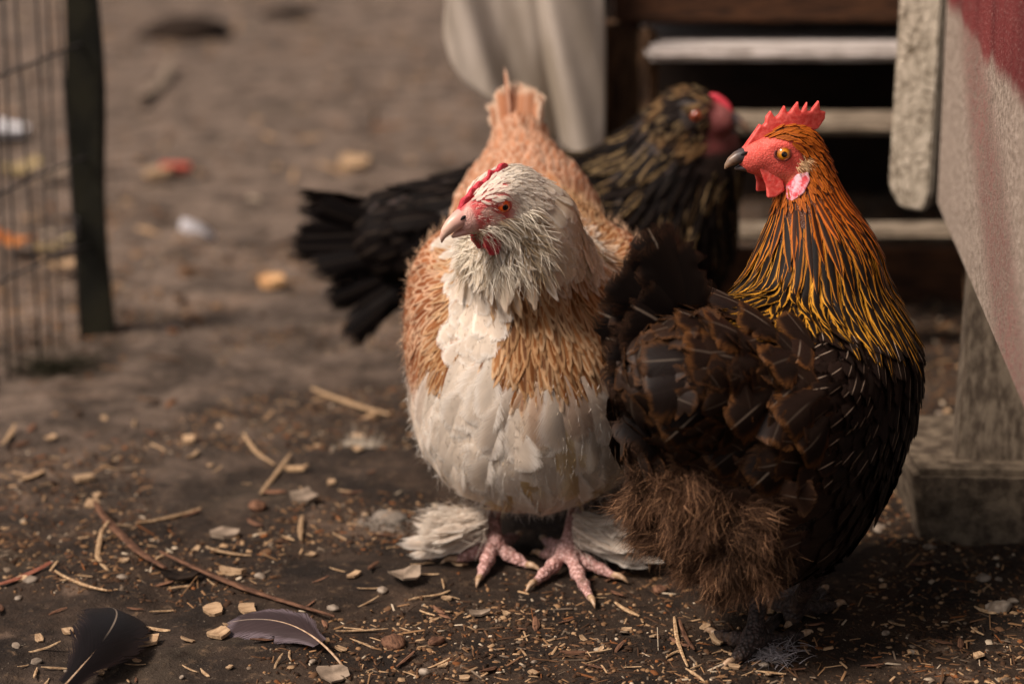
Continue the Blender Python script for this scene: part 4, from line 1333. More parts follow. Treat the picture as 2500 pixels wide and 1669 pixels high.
# rear fluff
def fluffB(n, seed):
    rg = np.random.default_rng(seed)
    px = [(1580, 1190), (1630, 1170), (1590, 1235), (1645, 1225), (1690, 1190), (1590, 1275), (1660, 1270), (1725, 1250), (1640, 1320), (1710, 1325), (1780, 1290), (1755, 1360), (1830, 1330), (1815, 1390), (1700, 1375), (1765, 1405), (1860, 1385), (1850, 1290), (1560, 1220), (1580, 1160), (1700, 1150), (1760, 1200), (1820, 1240), (1900, 1340), (1660, 1200), (1600, 1210), (1790, 1340)]
    hh = [hit(B, *p) for p in px]
    P = np.array([h[0] for h in hh]); nn = np.array([h[1] for h in hh])
    # every tuft is a downy feather: its barbs spread from one root
    i = rg.choice(len(P), n, p=np.array([1.0] * 17 + [.4] * 7 + [1.0] * (len(P) - 24)) / (17 + 2.8 + len(P) - 24))
    td = nrm(nn * .8 + np.array([-.15, 0, -.35]) + rg.normal(0, .42, P.shape))
    base = P[i] + rg.normal(0, .0050, (n, 3)) + td[i] * (rg.random(n) ** 1.5 * .016)[:, None]
    d = td[i] + rg.normal(0, .46, (n, 3))
    L = rg.uniform(.006, .019, n)
    col = mixc(full(base, S(60, 41, 30)), full(base, S(116, 84, 62)), rg.random(n))
    col = np.where((rg.random(n) < .15)[:, None], full(base, S(176, 132, 98)), col)
    col *= rg.uniform(.45, 1.35, len(P))[i][:, None]
    return fibre_mesh('rear_fluff', base, d, L, .00020, col, rg, .30, 4, .35)
o = link('rear_fluff', fluffB(48000, 4), B.root, M_fluff); o['kind'] = 'stuff'; o['label'] = 'soft brown downy fluff below the tail'
B.beak(M_beak_dark, 0.0425, -.0115, .92)
M_lid_red = m_plain('red_eyelid', S(86, 48, 46), S(160, 76, 70), 500, rough=0.5)
B.eyes(M_eye_gold, M_lid_red, k=1.08)
def pxs(l, cx=1897, cy=366, k=3107 * 1.06):
    return [((cx - a) / k, (cy - b) / k) for a, b in l]
cb_ = pxs([(1808, 351), (1818, 337), (1839, 312), (1852, 297), (1860, 302), (1867, 295), (1869, 281), (1881, 266), (1892, 284), (1901, 277), (1915, 252), (1921, 271), (1928, 270), (1948, 243), (1951, 263), (1956, 270), (1972, 246), (1972, 270), (1981, 270), (2005, 245), (2009, 272), (2025, 277), (2023, 295), (2004, 319), (1976, 325), (1948, 322), (1917, 326), (1892, 328), (1868, 345), (1846, 362)])
B.head_piece('comb', slab_from_outline('comb', cb_, .0032, .0011, .0007, lambda V: V + np.stack([0 * V[:, 0], .003 * np.sin((V[:, 0] + .04) * 90) * np.clip((V[:, 2] - .01) * 60, 0, 1), 0 * V[:, 0]], 1)), M_comb)
wb = pxs([(1832, 392), (1845, 420), (1856, 450), (1857, 478), (1880, 477), (1903, 463), (1900, 440), (1880, 415), (1862, 396)])
for sg in (1, -1):
    B.head_piece('wattle', slab_from_outline('wattle', wb, .0024, .0010, .0008, lambda V, sg=sg: V + np.stack([0 * V[:, 0], sg * (.0085 + .14 * np.clip(-V[:, 2] - .014, 0, 1)), 0 * V[:, 0]], 1)), M_comb)
lb_ = pxs([(1931, 420), (1955, 412), (1958, 432), (1940, 463), (1912, 488), (1904, 478), (1910, 448)])
for sg in (1, -1):
    B.head_piece('ear_lobe', slab_from_outline('ear_lobe', lb_, .0026, .0011, .0008, lambda V, sg=sg: V + np.stack([0 * V[:, 0], sg * (.0012 + B.surf_y(V[:, 0], V[:, 2], sg)), 0 * V[:, 0]], 1)), M_lobe)
    o = B.head_piece('ear_tuft', fibre_mesh('ear_tuft', np.array([[-.0155, sg * (B.surf_y([-.0155], [-.0085], sg)[0] + .0005), -.0085]]) + rg.normal(0, .0028, (160, 3)) * np.array([1, .3, 1]), np.array([[-.5, sg * .6, -.5]]) + rg.normal(0, .3, (160, 3)), rg.uniform(.004, .008, 160), .0004, full(np.zeros((160, 3)), S(196, 160, 120)), rg), M_fluff)
f3, a3 = foot(B, (1838, 1560), .018, [(1905, 1500), (1960, 1548), (1745, 1545), (1790, 1612)], (-.045, -.03, .12), (-.035, -.022, .068), M_leg_slate, 'leg')
f4, a4 = foot(B, (1940, 1480), .018, [(2010, 1440), (2040, 1475), (1880, 1470), (1930, 1520)], (-.0, -.055, .12), (-.01, -.06, .068), M_leg_slate, 'leg')
tag(B.root, 'dark brown hen with golden striped neck and red comb seen from behind', 'hen', 'hens in the yard')

# =================================================== dark hen behind, facing right
Cc = Hen('dark_hen', (0.070, 2.54, 0), math.radians(2), at(1712, 272, 2.50), (0.90, -0.34, -0.10), (-.05, -.05, 1), 1.25, 51)
C_prims = [E((0, 0, .170), (.150, .092, .100)), E((.07, 0, .185), (.085, .085, .095), .03), E((0, 0, .12), (.11, .085, .068), .03),
           E((-.01, -.066, .19), (.10, .030, .060), .02), E((-.01, .066, .19), (.10, .030, .060), .02),
           Cn((-.06, 0, .20), (-.19, 0, .190), .074, .050, .04),
           Cn((.085, 0, .215), (.110, -.01, .275), .080, .060, .04), Cn((.110, -.01, .275), Cc.H((-.014, 0, -.010)), .058, .030, .03)] + Cc.head_prims()
def C_skin(h, V):
    q = h.to_head(V)
    d = np.linalg.norm(q - np.array([.012, 0, -.006]), axis=1)
    face = sstep(.004, .012, q[:, 0]) * (d < .045) * sstep(-.034, -.026, q[:, 2])
    return mixc(full(V, S(30, 22, 18)), full(V, S(120, 62, 60)), face)
Cc.body(C_prims, C_skin)
Cc.spine([Cc.H((.05, 0, -.01)), Cc.H((0, 0, 0)), (.115, -.01, .29), (.09, 0, .225), (.03, 0, .19), (-.08, 0, .20), (-.18, 0, .19), (-.30, 0, .17)], 0.035)
def C_style(h, P, n, t, rng):
    N = len(P)
    q = h.to_head(P); x, y, z = P.T
    dh = np.linalg.norm(q, axis=1)
    keep = 1.0 - (((q[:, 0] > .013) & (dh < .05)) | ((q[:, 0] / .009) ** 2 + (q[:, 2] / .007) ** 2 < 1) & (dh < .05))
    head = dh < .044
    hk = (x > .005 + .02 * (vnoise(P, 30, 1) - .5)) & (z > .195 - .1 * (x - .08)) & ~head
    n1 = vnoise(P, 45, 2); n2 = vnoise(P, 70, 4)
    r = np.where(head, .0048, np.where(hk, .0100, .0145)); L = np.where(head, .014, np.where(hk, .045, .042)); W = np.where(head, .0062, np.where(hk, .0125, .026))
    blk = mixc(full(P, S(10, 7, 6)), full(P, S(18, 12, 10)), n1)
    tan = mixc(full(P, S(206, 176, 128)), full(P, S(166, 132, 90)), n2)
    ca = np.where(head[:, None], mixc(full(P, S(24, 16, 12)), full(P, S(104, 78, 50)), sstep(.5, .68, n2)), blk)
    cb = np.where((hk | head)[:, None], np.where((rng.random(N) < np.where(head, .3, .45))[:, None], tan, blk), blk * 1.3)
    # tan ends in streaks: the centre of each hackle feather carries the pale stripe
    lace = np.where(hk, .70, np.where(head, .6, .8))
    return dict(tipk=.4, r=r, L=L, W=W, lift=np.where(hk, .12, .10), ca=ca, cb=cb, lace=lace, shaft=full(P, .1), part=np.where(head, 0, np.where(hk, 1, 2)), kind=np.where(hk | head, 'lance', 'round'), keep=keep, mess=full(P, .14))
Cc.plumage(C_style, [('head_feathers', M_black_plume), ('neck_hackle', M_black_plume), ('body_feathers', M_black_plume)],
           {'neck_hackle': 'black hackle feathers streaked with straw colour'}, M=24000)
for sg in (1, -1):
    for k in range(12):
        a = k / 11
        an = math.radians(-36 + 48 * a + rt.normal(0, 7))
        Cc.quill('tail_feather', (-.170, sg * (.012 + .016 * (1 - a)), .155 + .050 * a), (-math.cos(an), sg * (.20 - .12 * a), math.sin(an)), (rt.normal(0, .2), sg, .25 + rt.normal(0, .25)), .132 - .055 * abs(a - .8) + rt.normal(0, .014), .036, S(11, 7, 6), S(22, 14, 11), .8, .05, M_black_plume, -.08, side_curve=rt.normal(0, .08), notch=.6)
for k in range(7):
    Cc.quill('covert_feather', (-.13 - .006 * k, -.05 + .012 * k, .222), (-.85, -.15 + .05 * k, .10), (.1, -.6 + .2 * k, .8), .075, .036, S(16, 11, 9), S(28, 20, 16), .8, .1, M_black_plume, -.25, 'round')
M_beak_c = M_beak_dark
Cc.beak(M_beak_c, 0.0425, -.0115, .92)
Cc.eyes(m_eye('brown_red_eye', S(170, 70, 20), S(90, 34, 10)), M_lid_red)
cc_ = [(a_ * .95, b_ * .85) for a_, b_ in [(.027, .001), (.0285, .006), (.0255, .0115), (.021, .016), (.015, .0195), (.009, .0205), (.005, .0185), (.004, .014), (.010, .010), (.020, .004)]]
Cc.head_piece('comb', slab_from_outline('comb', cc_, .0034, .0016, .0009), M_comb2)
for yy in (-.045, .05):
    an = np.array([.0, yy, .020])
    toes = []
    for a in (-35, 0, 35, 175):
        d = np.array([math.cos(math.radians(a)), math.sin(math.radians(a)), 0])
        k = .05 if a != 175 else .03
        toes.append((an + d * k * .5 - np.array([0, 0, .009]), an * np.array([1, 1, 0]) + d * k + np.array([0, 0, .0055])))
    leg(Cc, 'leg', (-.02, yy, .12), (-.014, yy, .068), an, toes, M_leg_slate)
tag(Cc.root, 'blackish hen with straw streaked neck standing behind, facing right', 'hen', 'hens in the yard')

# ------------------------------------------------------------------ litter on the ground
M_straw = m_plain('dry_straw', S(138, 108, 78), S(190, 160, 124), 60, (6, 6, 6), 0.7, 0.25, 0.4, 0.001, 0.25)
M_chip = m_plain('pale_wood_chip', S(138, 110, 82), S(190, 160, 126), 90, (1, 8, 4), 0.75, 0.2, 0.5, 0.001, 0.18)
M_bark = m_plain('brown_bark', S(72, 48, 36), S(128, 92, 70), 70, (1, 6, 6), 0.8, 0.2, 0.6, 0.001, 0.2)
M_clod = m_plain('dark_clod', S(24, 18, 14), S(50, 38, 29), 120, (1, 1, 1), 0.9, 0.15, 0.8, 0.002, 0.2)
M_stone = m_plain('grey_brown_stone', S(112, 98, 84), S(160, 146, 130), 90, (1, 1, 1), 0.8, 0.25, 0.6, 0.001, 0.2)
M_greyleaf = m_plain('grey_dead_leaf', S(104, 90, 76), S(150, 132, 114), 50, (1, 1, 1), 0.75, 0.2, 0.5, 0.001, 0.15)
M_orange = m_plain('orange_leaf', S(176, 96, 44), S(216, 140, 78), 40, (1, 1, 1), 0.7, 0.2, 0.4, 0.001, 0.15)
M_yellow = m_plain('faded_yellow_leaf', S(140, 120, 82), S(170, 150, 110), 40, (1, 1, 1), 0.7, 0.2, 0.4, 0.001, 0.15)
M_redbit = m_plain('red_peel', S(170, 60, 44), S(204, 96, 74), 60, (1, 1, 1), 0.6, 0.3, 0.3)
M_white = m_plain('white_down', S(206, 204, 206), S(238, 238, 240), 60, (1, 1, 1), 0.7, 0.2, 0.4)
LR = np.random.default_rng(90)

def flat(me):
    for p in me.polygons: p.use_smooth = False
    return me

def strip_mesh(name, L, w, th, bend=0.1, twist=0.2, taper=0.6, n=7, rng=LR, split=0.0):
    u = np.linspace(-.5, .5, n)
    ph = rng.uniform(0, 6)
    C = np.stack([u * L, bend * L * (u * u * 2 + 0.06 * np.sin(u * 12 + ph)), th * .6 + 0.03 * L * rng.random() * (u * 2) ** 2], 1)
    wd = w * .5 * (1 - taper * np.abs(u * 2) ** 2) * rng.uniform(.8, 1.15, n)
    return flat(loft(name, C, wd, np.full(n, th * .5) * (1 - .4 * np.abs(u * 2)), (0, twist, 1), 6))

def chip_mesh(name, L, w, th, rng=LR, curl=0.15, k=9):
    # broken-edged flake with a bend
    bm = bmesh.new()
    ang = np.sort(rng.uniform(0, 2 * np.pi, k))
    ring = []
    for a in np.linspace(0, 2 * np.pi, k, endpoint=False):
        a2 = a + rng.normal(0, .12)
        c, s_ = math.cos(a2), math.sin(a2)
        m = 1 / max(abs(c), abs(s_)) ** .75
        ring.append((c * m * L * .5 * rng.uniform(.82, 1.08), s_ * m * w * .5 * rng.uniform(.82, 1.08)))
    top = [bm.verts.new((x, y, th + curl * L * (2 * x / L) ** 2 * .5)) for x, y in ring]
    bot = [bm.verts.new((x * .97, y * .97, curl * L * (2 * x / L) ** 2 * .5)) for x, y in ring]
    ct = bm.verts.new((0, 0, th)); cb = bm.verts.new((0, 0, 0))
    for i in range(k):
        j = (i + 1) % k
        bm.faces.new((ct, top[i], top[j])); bm.faces.new((cb, bot[j], bot[i])); bm.faces.new((top[i], bot[i], bot[j], top[j]))
    bmesh.ops.recalc_face_normals(bm, faces=bm.faces)
    me = bpy.data.meshes.new(name); bm.to_mesh(me); bm.free()
    return me

def stone_mesh(name, r, rng=LR, flatn=.6):
    bm = bmesh.new(); bmesh.ops.create_icosphere(bm, subdivisions=3, radius=1)
    o = rng.uniform(0, 50, 3)
    for v in bm.verts:
        p = np.array(v.co)
        f = .75 + .5 * vnoise((p + o)[None], 1.3, 1)[0] + .16 * vnoise((p + o)[None], 4.5, 2)[0]
        v.co = Vector(p * f * r * np.array([1.15, .9, flatn]))
    me = bpy.data.meshes.new(name); bm.to_mesh(me); bm.free()
    for p in me.polygons: p.use_smooth = True
    return me

def drop(name, me, mat, x, y, rz, label, cat, dz=0.0, tilt=(0, 0), group=None):
    o = link(name, me, None, mat)
    o.location = (x, y, gz(x, y) + dz)
    o.rotation_euler = (tilt[0], tilt[1], rz)
    return tag(o, label, cat, group)

def between(name, p, q, w, mat, label, cat, th=.003, bend=.05, taper=.5, dz=.001):
    a, b = on_ground(*p), on_ground(*q)
    d = b - a
    return drop(name, strip_mesh(name, np.linalg.norm(d), w, th, bend, .2, taper), mat, *((a + b) / 2)[:2], math.atan2(d[1], d[0]), label, cat, dz, (LR.normal(0, .03), LR.normal(0, .03)))

def chip_at(name, p, L, w, rz, mat, label, cat, th=.0025, curl=.12, dz=.0015):
    a = on_ground(*p)
    return drop(name, chip_mesh(name, L, w, th, LR, curl), mat, a[0], a[1], math.radians(rz), label, cat, dz, (LR.normal(0, .08), LR.normal(0, .08)))

between('bark_stick', (223, 1258), (394, 1420), .011, M_bark, 'short flat brown stick left of the longest thin stick', 'stick', .004, .04)
between('bark_stick', (385, 1378), (812, 1527), .0085, M_bark, 'longest thin brown stick, lying before the two feathers', 'stick', .004, .03, .8)
between('straw_stalk', (130, 1414), (258, 1466), .0035, M_straw, 'yellowish knotted stalk near the black feather', 'straw')
between('bark_strip', (-12, 1438), (128, 1392), .010, m_plain('reddish_bark', S(112, 62, 46), S(156, 100, 78), 60, (1, 6, 6)), 'reddish bark strip at the left edge', 'bark')
between('straw_curl', (242, 1305), (237, 1405), .006, M_straw, 'pale curled straw beside the short brown stick', 'straw', .003, .16)
between('straw_stalk', (758, 946), (948, 1012), .010, M_straw, 'thick pale straw stalk left of the salmon hen', 'straw', .006, .04, .3)
between('straw_stalk', (706, 1118), (632, 1220), .0055, M_straw, 'straw stalk slanting in the middle of the litter', 'straw', .003, .03)
between('straw_stalk', (588, 1074), (662, 1141), .006, M_straw, 'bent straw stalk just behind the slanting one', 'straw', .003, .08)
between('straw_stalk', (333, 1280), (492, 1247), .0055, M_straw, 'long faint straw lying beyond the brown sticks', 'straw', .003, .04)
between('straw_stalk', (500, 1356), (610, 1372), .006, M_straw, 'pale curved straw behind the longest stick', 'straw', .003, .12)
between('straw_stalk', (820, 1552), (948, 1547), .0025, M_straw, 'thin straight straw right of the grey feather', 'straw', .002, .01)
between('straw_stalk', (1025, 1503), (1062, 1516), .0035, M_straw, 'tiny bright straw piece below the salmon hen', 'straw', .002, .01)
between('straw_stalk', (736, 1275), (733, 1330), .0055, M_straw, 'upright pointing straw piece near the foot feathers', 'straw', .003, .03)
between('straw_stalk', (284, 1152), (336, 1144), .006, M_greyleaf, 'grey straw piece in the left litter', 'straw', .003, .04)
between('straw_stalk', (50, 1190), (108, 1165), .008, M_straw, 'blurred straw piece by the left edge', 'straw', .003, .04)
between('straw_stalk', (8, 1100), (40, 1052), .007, M_straw, 'straw piece below the wire fence', 'straw', .003, .04)
between('straw_stalk', (1500, 1482), (1560, 1512), .005, M_straw, 'small straw between the two front hens', 'straw', .003, .04)
between('straw_stalk', (1640, 1525), (1672, 1640), .004, M_straw, 'forked straw left of the brown hen feet', 'straw', .003, .04)
between('straw_stalk', (1655, 1530), (1690, 1600), .0045, M_bark, 'reddish straw beside the forked one', 'straw', .003, .04)
between('straw_stalk', (2370, 1540), (2400, 1560), .003, M_straw, 'pale straw bit near the stone on the right', 'straw', .002, .02)
chip_at('wood_chip', (520, 1496), .017, .020, 5, M_chip, 'square pale wood chip, left of a pair', 'wood chip', .003, .05)
chip_at('wood_chip', (603, 1499), .015, .022, 12, M_chip, 'pale wood chip with slits, right of a pair', 'wood chip', .003, .05)
chip_at('wood_chip', (346, 1577), .032, .021, 6, M_chip, 'largest pale wood chip beside the black feather', 'wood chip', .003, .04)
chip_at('wood_chip', (738, 1230), .026, .028, 25, M_greyleaf, 'greyish wood chip left of the foot feathers', 'wood chip', .004, .08)
chip_at('wood_chip', (549, 1307), .022, .030, 60, M_greyleaf, 'pointed grey chip beyond the longest stick', 'wood chip', .004, .05)
chip_at('wood_chip', (566, 1405), .026, .013, -28, M_chip, 'long pale chip by the curved straw', 'wood chip', .004, .2)
chip_at('wood_chip', (535, 1557), .018, .018, 40, M_chip, 'pale chip touching the grey feather tip', 'wood chip', .003, .2)
chip_at('wood_chip', (726, 1150), .024, .012, -14, M_straw, 'tan chip by the slanting straw', 'wood chip', .003, .15)
chip_at('wood_chip', (461, 1086), .014, .016, 0, M_chip, 'lone tan chip in the middle distance', 'wood chip', .005, .05)
chip_at('wood_chip', (205, 1170), .022, .016, 20, M_chip, 'blurred tan chip in the left litter', 'wood chip', .004, .05)
chip_at('dead_leaf', (986, 1430), .030, .030, 30, M_greyleaf, 'crumpled grey leaf below the foot feathers', 'leaf', .002, .5, .004)
chip_at('dead_leaf', (440, 1420), .034, .026, -10, M_clod, 'dark curled leaf between the two sticks', 'leaf', .002, .2, .002)
chip_at('dead_leaf', (1170, 1508), .020, .010, 10, M_greyleaf, 'small dry leaf below the pale hen toes', 'leaf', .002, .3)
chip_at('dead_leaf', (812, 1655), .024, .030, 20, M_greyleaf, 'brown leaf under the grey feather quill', 'leaf', .002, .15)
chip_at('dead_leaf', (665, 688), .036, .040, 0, m_plain('tan_leaf', S(190, 140, 92), S(220, 176, 128), 40), 'bright tan chip on the open dirt behind', 'leaf', .010, .1, .004)
chip_at('dead_leaf', (425, 412), .05, .06, 20, M_redbit, 'red scrap on the far dirt', 'scrap', .010, .15, .004)
chip_at('dead_leaf', (385, 425), .05, .05, 0, M_chip, 'pale scrap beside the red one', 'scrap', .010, .1, .004)
chip_at('dead_leaf', (40, 620), .07, .03, -30, M_orange, 'orange leaf behind the wire fence', 'leaf', .006, .3, .02)
chip_at('dead_leaf', (130, 625), .06, .04, 20, M_yellow, 'straw coloured leaf behind the wire fence', 'leaf', .006, .3, .015)
chip_at('dead_leaf', (50, 425), .07, .05, 20, M_yellow, 'yellowish leaf far behind the wire fence', 'leaf', .006, .3, .015)
chip_at('dead_leaf', (120, 440), .06, .04, 0, M_greyleaf, 'greyish leaf far behind the wire fence', 'leaf', .006, .3, .015)
chip_at('dead_leaf', (150, 670), .05, .04, 30, M_chip, 'pale leaf by the foot of the dark post', 'leaf', .006, .3, .015)
chip_at('pale_scrap', (860, 413), .05, .06, 0, M_chip, 'round pale scrap on the dirt behind the tail', 'scrap', .012, .05, .004)
chip_at('pale_scrap', (15, 330), .08, .10, 0, M_white, 'white scrap at the far left edge', 'scrap', .012, .1, .01)
between('pale_stick', (345, 270), (428, 180), .030, M_greyleaf, 'blurred pale stick on the far dirt', 'stick', .012, .04, .3)
between('pale_stick', (760, 640), (880, 625), .012, M_straw, 'blurred pale straw near the dark tail', 'straw', .006, .04, .3)
a = on_ground(455, 88)
drop('dark_clod', stone_mesh('dark_clod', .085, LR, .5), M_clod, a[0], a[1], .3, 'large dark clod far behind on the dirt', 'clod', .01)
a = on_ground(700, 30)
drop('dark_clod', stone_mesh('dark_clod', .06, LR, .4), M_clod, a[0], a[1], .9, 'smaller clod at the top of the yard', 'clod', .0)
a = on_ground(2436, 1505)
drop('field_stone', stone_mesh('field_stone', .0095, LR, .6), M_stone, a[0], a[1], .3, 'small grey brown stone in front of the concrete block', 'stone', .003)
for p, r, lb_t in (((961, 1577), .010, 'flat dark pebble right of the thin straw'), ((628, 1243), .009, 'dark brown pebble beyond the grey chips'), ((814, 1496), .0045, 'tiny pale pebble at the end of the longest stick'), ((1066, 1578), .006, 'round pebble at the bottom below the pale hen'), ((1610, 1440), .006, 'pebble between the pale hen and the brown hen')):
    a = on_ground(*p)
    drop('pebble', stone_mesh('pebble', r, LR, .55), M_stone if 'pale' in lb_t[:12] else M_bark, a[0], a[1], LR.uniform(0, 6), lb_t, 'pebble', r * .3)

# ---- moulted feathers
def loose_feather(p_tip, p_quill, W, label, ca, cb, face=.6, lift=.012, curve=.05, mat=M_dark_plume, quill=.18):
    a, b = on_ground(*p_quill), on_ground(*p_tip)
    a[2] = gz(a[0], a[1]) + .003; b[2] = gz(b[0], b[1]) + .004
    d = b - a; L = np.linalg.norm(d); d = d / L
    up = np.array([0, 0, 1.0]); sd = np.cross(up, d)
    tow = nrm(np.array([-a[0], -a[1], 0.0])); n = up + tow * face; n = nrm(n - d * (n @ d))
    s = np.cross(n, d)
    u = np.linspace(0, 1, 19)[:, None]
    sp = d * L * u + s * curve * L * (u * (1 - u)) * 4 + up * lift * (u * (1 - u) * 4)
    T = nrm(np.gradient(sp, axis=0)); S_ = nrm(np.cross(np.broadcast_to(n, sp.shape), T))
    k = np.searchsorted(u[:, 0], quill)
    pl = Plume(int(LR.integers(1 << 30)))
    pl.add(sp[None, k:], S_[None, k:], np.cross(T, S_)[None, k:], np.array([W]), np.array([ca]), np.array([cb]), .7, .35, 'tail', 7, .22, .06, .3, shw=4.0)
    root = empty('moulted_feather', tuple(a))
    link('vane', pl.mesh('vane'), root, mat)
    r = np.linspace(.0011, .0003, 19)
    link('quill', loft('quill', sp + np.array([0, 0, .0004]), r, r, (0, 0, 1), 6), root, M_claw)
    return tag(root, label, 'feather')
loose_feather((552, 1532), (838, 1642), .044, 'grey brown moulted feather lying flat at the bottom', S(56, 44, 44), S(96, 84, 88), lift=.012, curve=-.06, face=.5)
loose_feather((262, 1500), (110, 1740), .060, 'black moulted feather curling up at the lower left', S(16, 11, 11), S(30, 22, 22), lift=.030, curve=-.14, face=1.1, quill=.1)
loose_feather((525, 560), (425, 585), .055, 'white feather on the open dirt behind', S(214, 212, 216), S(238, 238, 242), lift=.02, curve=.04, mat=M_pale_plume)
loose_feather((925, 1290), (985, 1262), .030, 'white down feather beside the foot feathers', S(160, 148, 134), S(186, 176, 164), lift=.006, mat=M_pale_plume, quill=.05, face=.2)

def down_tuft(p, n, rad, label, col):
    a = on_ground(*p)
    c = np.array([0, 0, .002])
    base = c + LR.normal(0, rad * .4, (n, 3)) * np.array([1, 1, .15])
    base[:, 2] = np.abs(base[:, 2])
    cc = full(base, col) * LR.uniform(.6, 1.1, n)[:, None]
    o = link('down_tuft', fibre_mesh('down_tuft', base, LR.normal(0, 1, (n, 3)) * np.array([1, 1, .35]) + np.array([0, 0, .25]), LR.uniform(.4, 1.1, n) * rad, .0004, cc, LR, .4), None, M_fluff)
    o.location = (a[0], a[1], gz(a[0], a[1]))
    tag(o, label, 'down feather')
down_tuft((1885, 1612), 420, .022, 'grey down lying at the brown hen feet', S(176, 168, 168))
down_tuft((1960, 1470), 300, .018, 'wisp of grey down behind the brown hen leg', S(150, 140, 138))
down_tuft((935, 1290), 300, .020, 'white down beside the foot feathers', S(170, 158, 144))
down_tuft((880, 1085), 260, .022, 'pale down tuft left of the salmon hen breast', S(206, 192, 172))
down_tuft((130, 880), 700, .06, 'dark tuft of dead grass at the foot of the fence', S(46, 44, 28))

# ---- smaller pieces, each one an object, sharing a few shapes
small = []
for i in range(5): small.append(('straw_shred', strip_mesh('straw_shred', LR.uniform(.012, .030), LR.uniform(.0016, .0036), .0016, LR.uniform(-.15, .15)), M_straw))
for i in range(4): small.append(('bark_shred', strip_mesh('bark_shred', LR.uniform(.012, .024), LR.uniform(.003, .006), .002, LR.uniform(-.1, .1)), M_bark))
for i in range(5): small.append(('chip_flake', chip_mesh('chip_flake', LR.uniform(.008, .016), LR.uniform(.005, .010), .0016, LR, LR.uniform(.05, .3)), M_chip))
for i in range(3): small.append(('grit_stone', stone_mesh('grit_stone', LR.uniform(.003, .0055), LR), M_stone))
sp_w = np.array([1.6] * 5 + [1.2] * 4 + [.8] * 5 + [.7] * 3); sp_w /= sp_w.sum()
for me in small:
    me[1].materials.append(me[2])
what = {'straw_shred': ('thin straw shred', 'straw'), 'bark_shred': ('dark bark shred', 'bark'), 'chip_flake': ('small pale wood flake', 'wood flake'), 'grit_stone': ('tiny grey stone', 'stone')}
zones = [((0, 1000, 980, 1669), 130), ((980, 1480, 2000, 1669), 60), ((2120, 780, 2480, 1640), 60), ((1000, 1290, 1560, 1470), 26)]
marks = [('the black feather', 200, 1590), ('the grey feather', 680, 1590), ('the longest stick', 600, 1450), ('the short brown stick', 300, 1340), ('the pair of pale chips', 560, 1497), ('the slanting straw', 670, 1170), ('the thick straw stalk', 850, 980),
         ('the lone tan chip', 461, 1086), ('the grey straw piece', 310, 1148), ('the straw below the fence', 24, 1076), ('the reddish bark strip', 60, 1415), ('the crumpled grey leaf', 986, 1430), ('the foot feathers', 1050, 1300), ('the pale hen toes', 1290, 1420),
         ('the thin straight straw', 884, 1550), ('the flat dark pebble', 961, 1577), ('the forked straw', 1655, 1580), ('the brown hen feet', 1860, 1600), ('the small grey stone', 2436, 1505), ('the concrete block', 2300, 1360), ('the hutch leg', 2420, 1000), ('the brown hen breast', 2200, 900), ('the greyish wood chip', 738, 1230), ('the small dry leaf', 1170, 1508), ('the round pebble', 1066, 1578)]
used = {}
for (x0, y0, x1, y1), cnt in zones:
    for i in range(cnt):
        nm, me, mt = small[int(LR.choice(len(small), p=sp_w))]
        px, py = LR.uniform(x0, x1), y0 + (y1 - y0) * LR.random() ** .8
        if 2230 < px and 1090 < py < 1350: continue
        a = on_ground(px, py)
        near = sorted(marks, key=lambda m: (m[1] - px) ** 2 + (2 * (m[2] - py)) ** 2)
        lab = None
        for m in near[:10]:
            dx, dy = px - m[1], 2 * (py - m[2])
            side = ('right of ' if dx > 0 else 'left of ') if abs(dx) > abs(dy) else ('in front of ' if dy > 0 else 'behind ')
            for far in ('just ', 'farther '):
                if (far == 'just ') == (math.hypot(dx, dy) < 90):
                    l = what[nm][0] + ' ' + far + side + m[0]
                    if l not in used and lab is None: lab = l
        if lab is None: continue
        o = bpy.data.objects.new(nm, me); COL.objects.link(o)
        o.location = (a[0], a[1], gz(a[0], a[1]) + .001)
        o.rotation_euler = (LR.normal(0, .2), LR.normal(0, .15), LR.uniform(0, 6.28))
        sc = LR.uniform(.6, 1.25); o.scale = (sc, sc, sc)
        used[lab] = 1
        tag(o, lab, what[nm][1], what[nm][0] + 's in the litter')

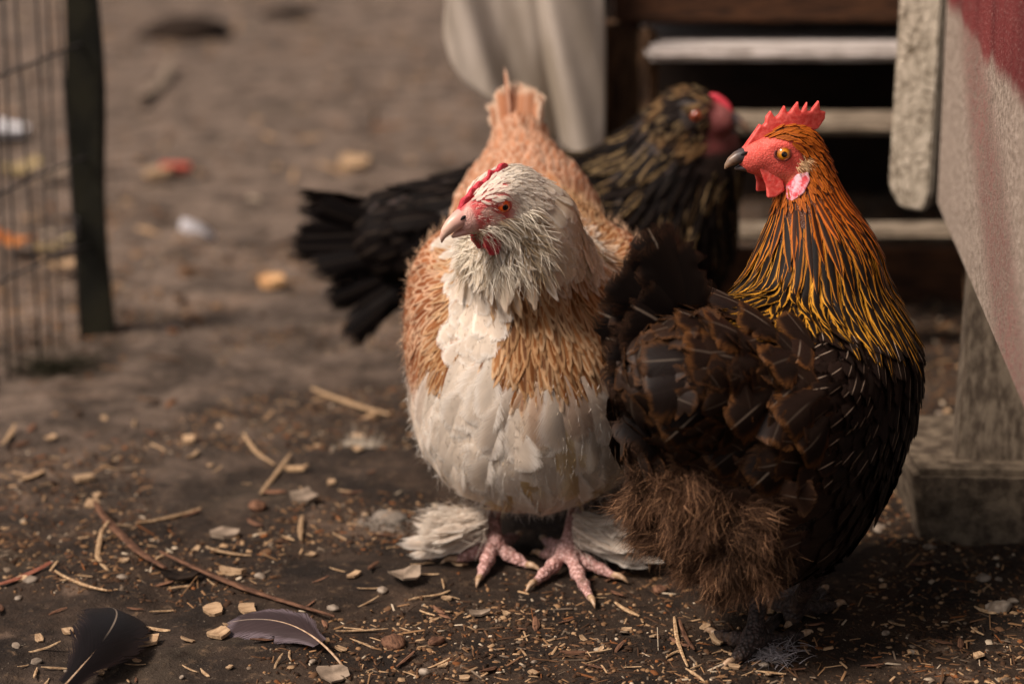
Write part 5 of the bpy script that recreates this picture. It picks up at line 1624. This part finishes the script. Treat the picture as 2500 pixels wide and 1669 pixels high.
# ---- uncountable crumbs
def crumbs(n, seed, far=False):
    rg = np.random.default_rng(seed)
    V, Q, Ca = [], [], []
    x = rg.uniform(-.75, .75, n * 3); y = 1.55 + 2.2 * rg.random(n * 3) ** 1.5
    P = np.stack([x, y, 0 * x], 1)
    dens = .12 + .88 * sstep(.40, .68, vnoise(P, 7, 3)) + .9 * np.exp(-(((x - .12) / .3) ** 2 + ((y - 1.85) / .25) ** 2)) + .9 * sstep(.30, .36, x)
    if far:
        x = rg.uniform(-1.6, .9, n * 3); y = 2.5 + 4.5 * rg.random(n * 3); dens = .2 + vnoise(np.stack([x, y, 0 * x], 1), 2.5, 8)
    k = np.argsort(-(dens * rg.random(n * 3)))[:n]
    x, y = x[k], y[k]
    z = ground_z(x, y)
    straw = rg.random(n) < .45
    L = np.where(straw, rg.lognormal(-5.05, .55, n).clip(.002, .028), rg.lognormal(-6.2, .55, n).clip(.0007, .010)); w = np.where(straw, rg.uniform(.0006, .0018, n), L * rg.uniform(.4, .9, n)); h = np.minimum(w * .6, .0015)
    if far: L, w, h = L * 3.2, w * 3.5, h * 3
    a = rg.uniform(0, 6.28, n); tilt = rg.normal(0, .25, n)
    d = np.stack([np.cos(a) * np.cos(tilt), np.sin(a) * np.cos(tilt), np.sin(tilt)], 1); s = np.stack([-np.sin(a), np.cos(a), 0 * a], 1); u = np.cross(d, s)
    c = np.stack([x, y, z + h * .4 + np.abs(np.sin(tilt)) * L * .3], 1)
    for sx, sy, sz in ((-1, -1, -1), (1, -1, -1), (1, 1, -1), (-1, 1, -1), (-.8, -.7, 1), (.8, -.8, 1), (.9, .6, 1), (-.7, .8, 1)):
        V.append(c + d * (sx * L / 2)[:, None] + s * (sy * w / 2)[:, None] + u * (sz * h / 2)[:, None])
    V = np.stack(V, 1)
    b = np.arange(n)[:, None] * 8
    Q = np.concatenate([b + np.array(f) for f in ((4, 5, 6, 7), (0, 1, 5, 4), (1, 2, 6, 5), (2, 3, 7, 6), (3, 0, 4, 7))])
    pal = np.array([S(172, 140, 106), S(142, 108, 76), S(104, 76, 54), S(70, 50, 36), S(116, 100, 84), S(188, 170, 146), S(52, 38, 28), S(130, 82, 48)])
    col = pal[rg.choice(len(pal), n, p=[.08, .13, .20, .26, .08, .03, .18, .04])] * rg.uniform(.7, 1.2, n)[:, None]
    if far: col = col * .85 + .15 * S(120, 100, 84)
    o = link('ground_litter', mesh_np('ground_litter', V.reshape(-1, 3), Q, None, {'ca': np.repeat(col, 8, 0)}, smooth=False), None, M_crumb)
    tag(o, 'coarse blurred crumbs over the far dirt' if far else 'fine crumbs of straw, wood and soil strewn over the near dirt', 'litter', kind='stuff')
M_crumb = m_attr('crumb', 0.85, 0.15, 400, 0.2, 0.3)
crumbs(46000, 14)
crumbs(3500, 15, True)
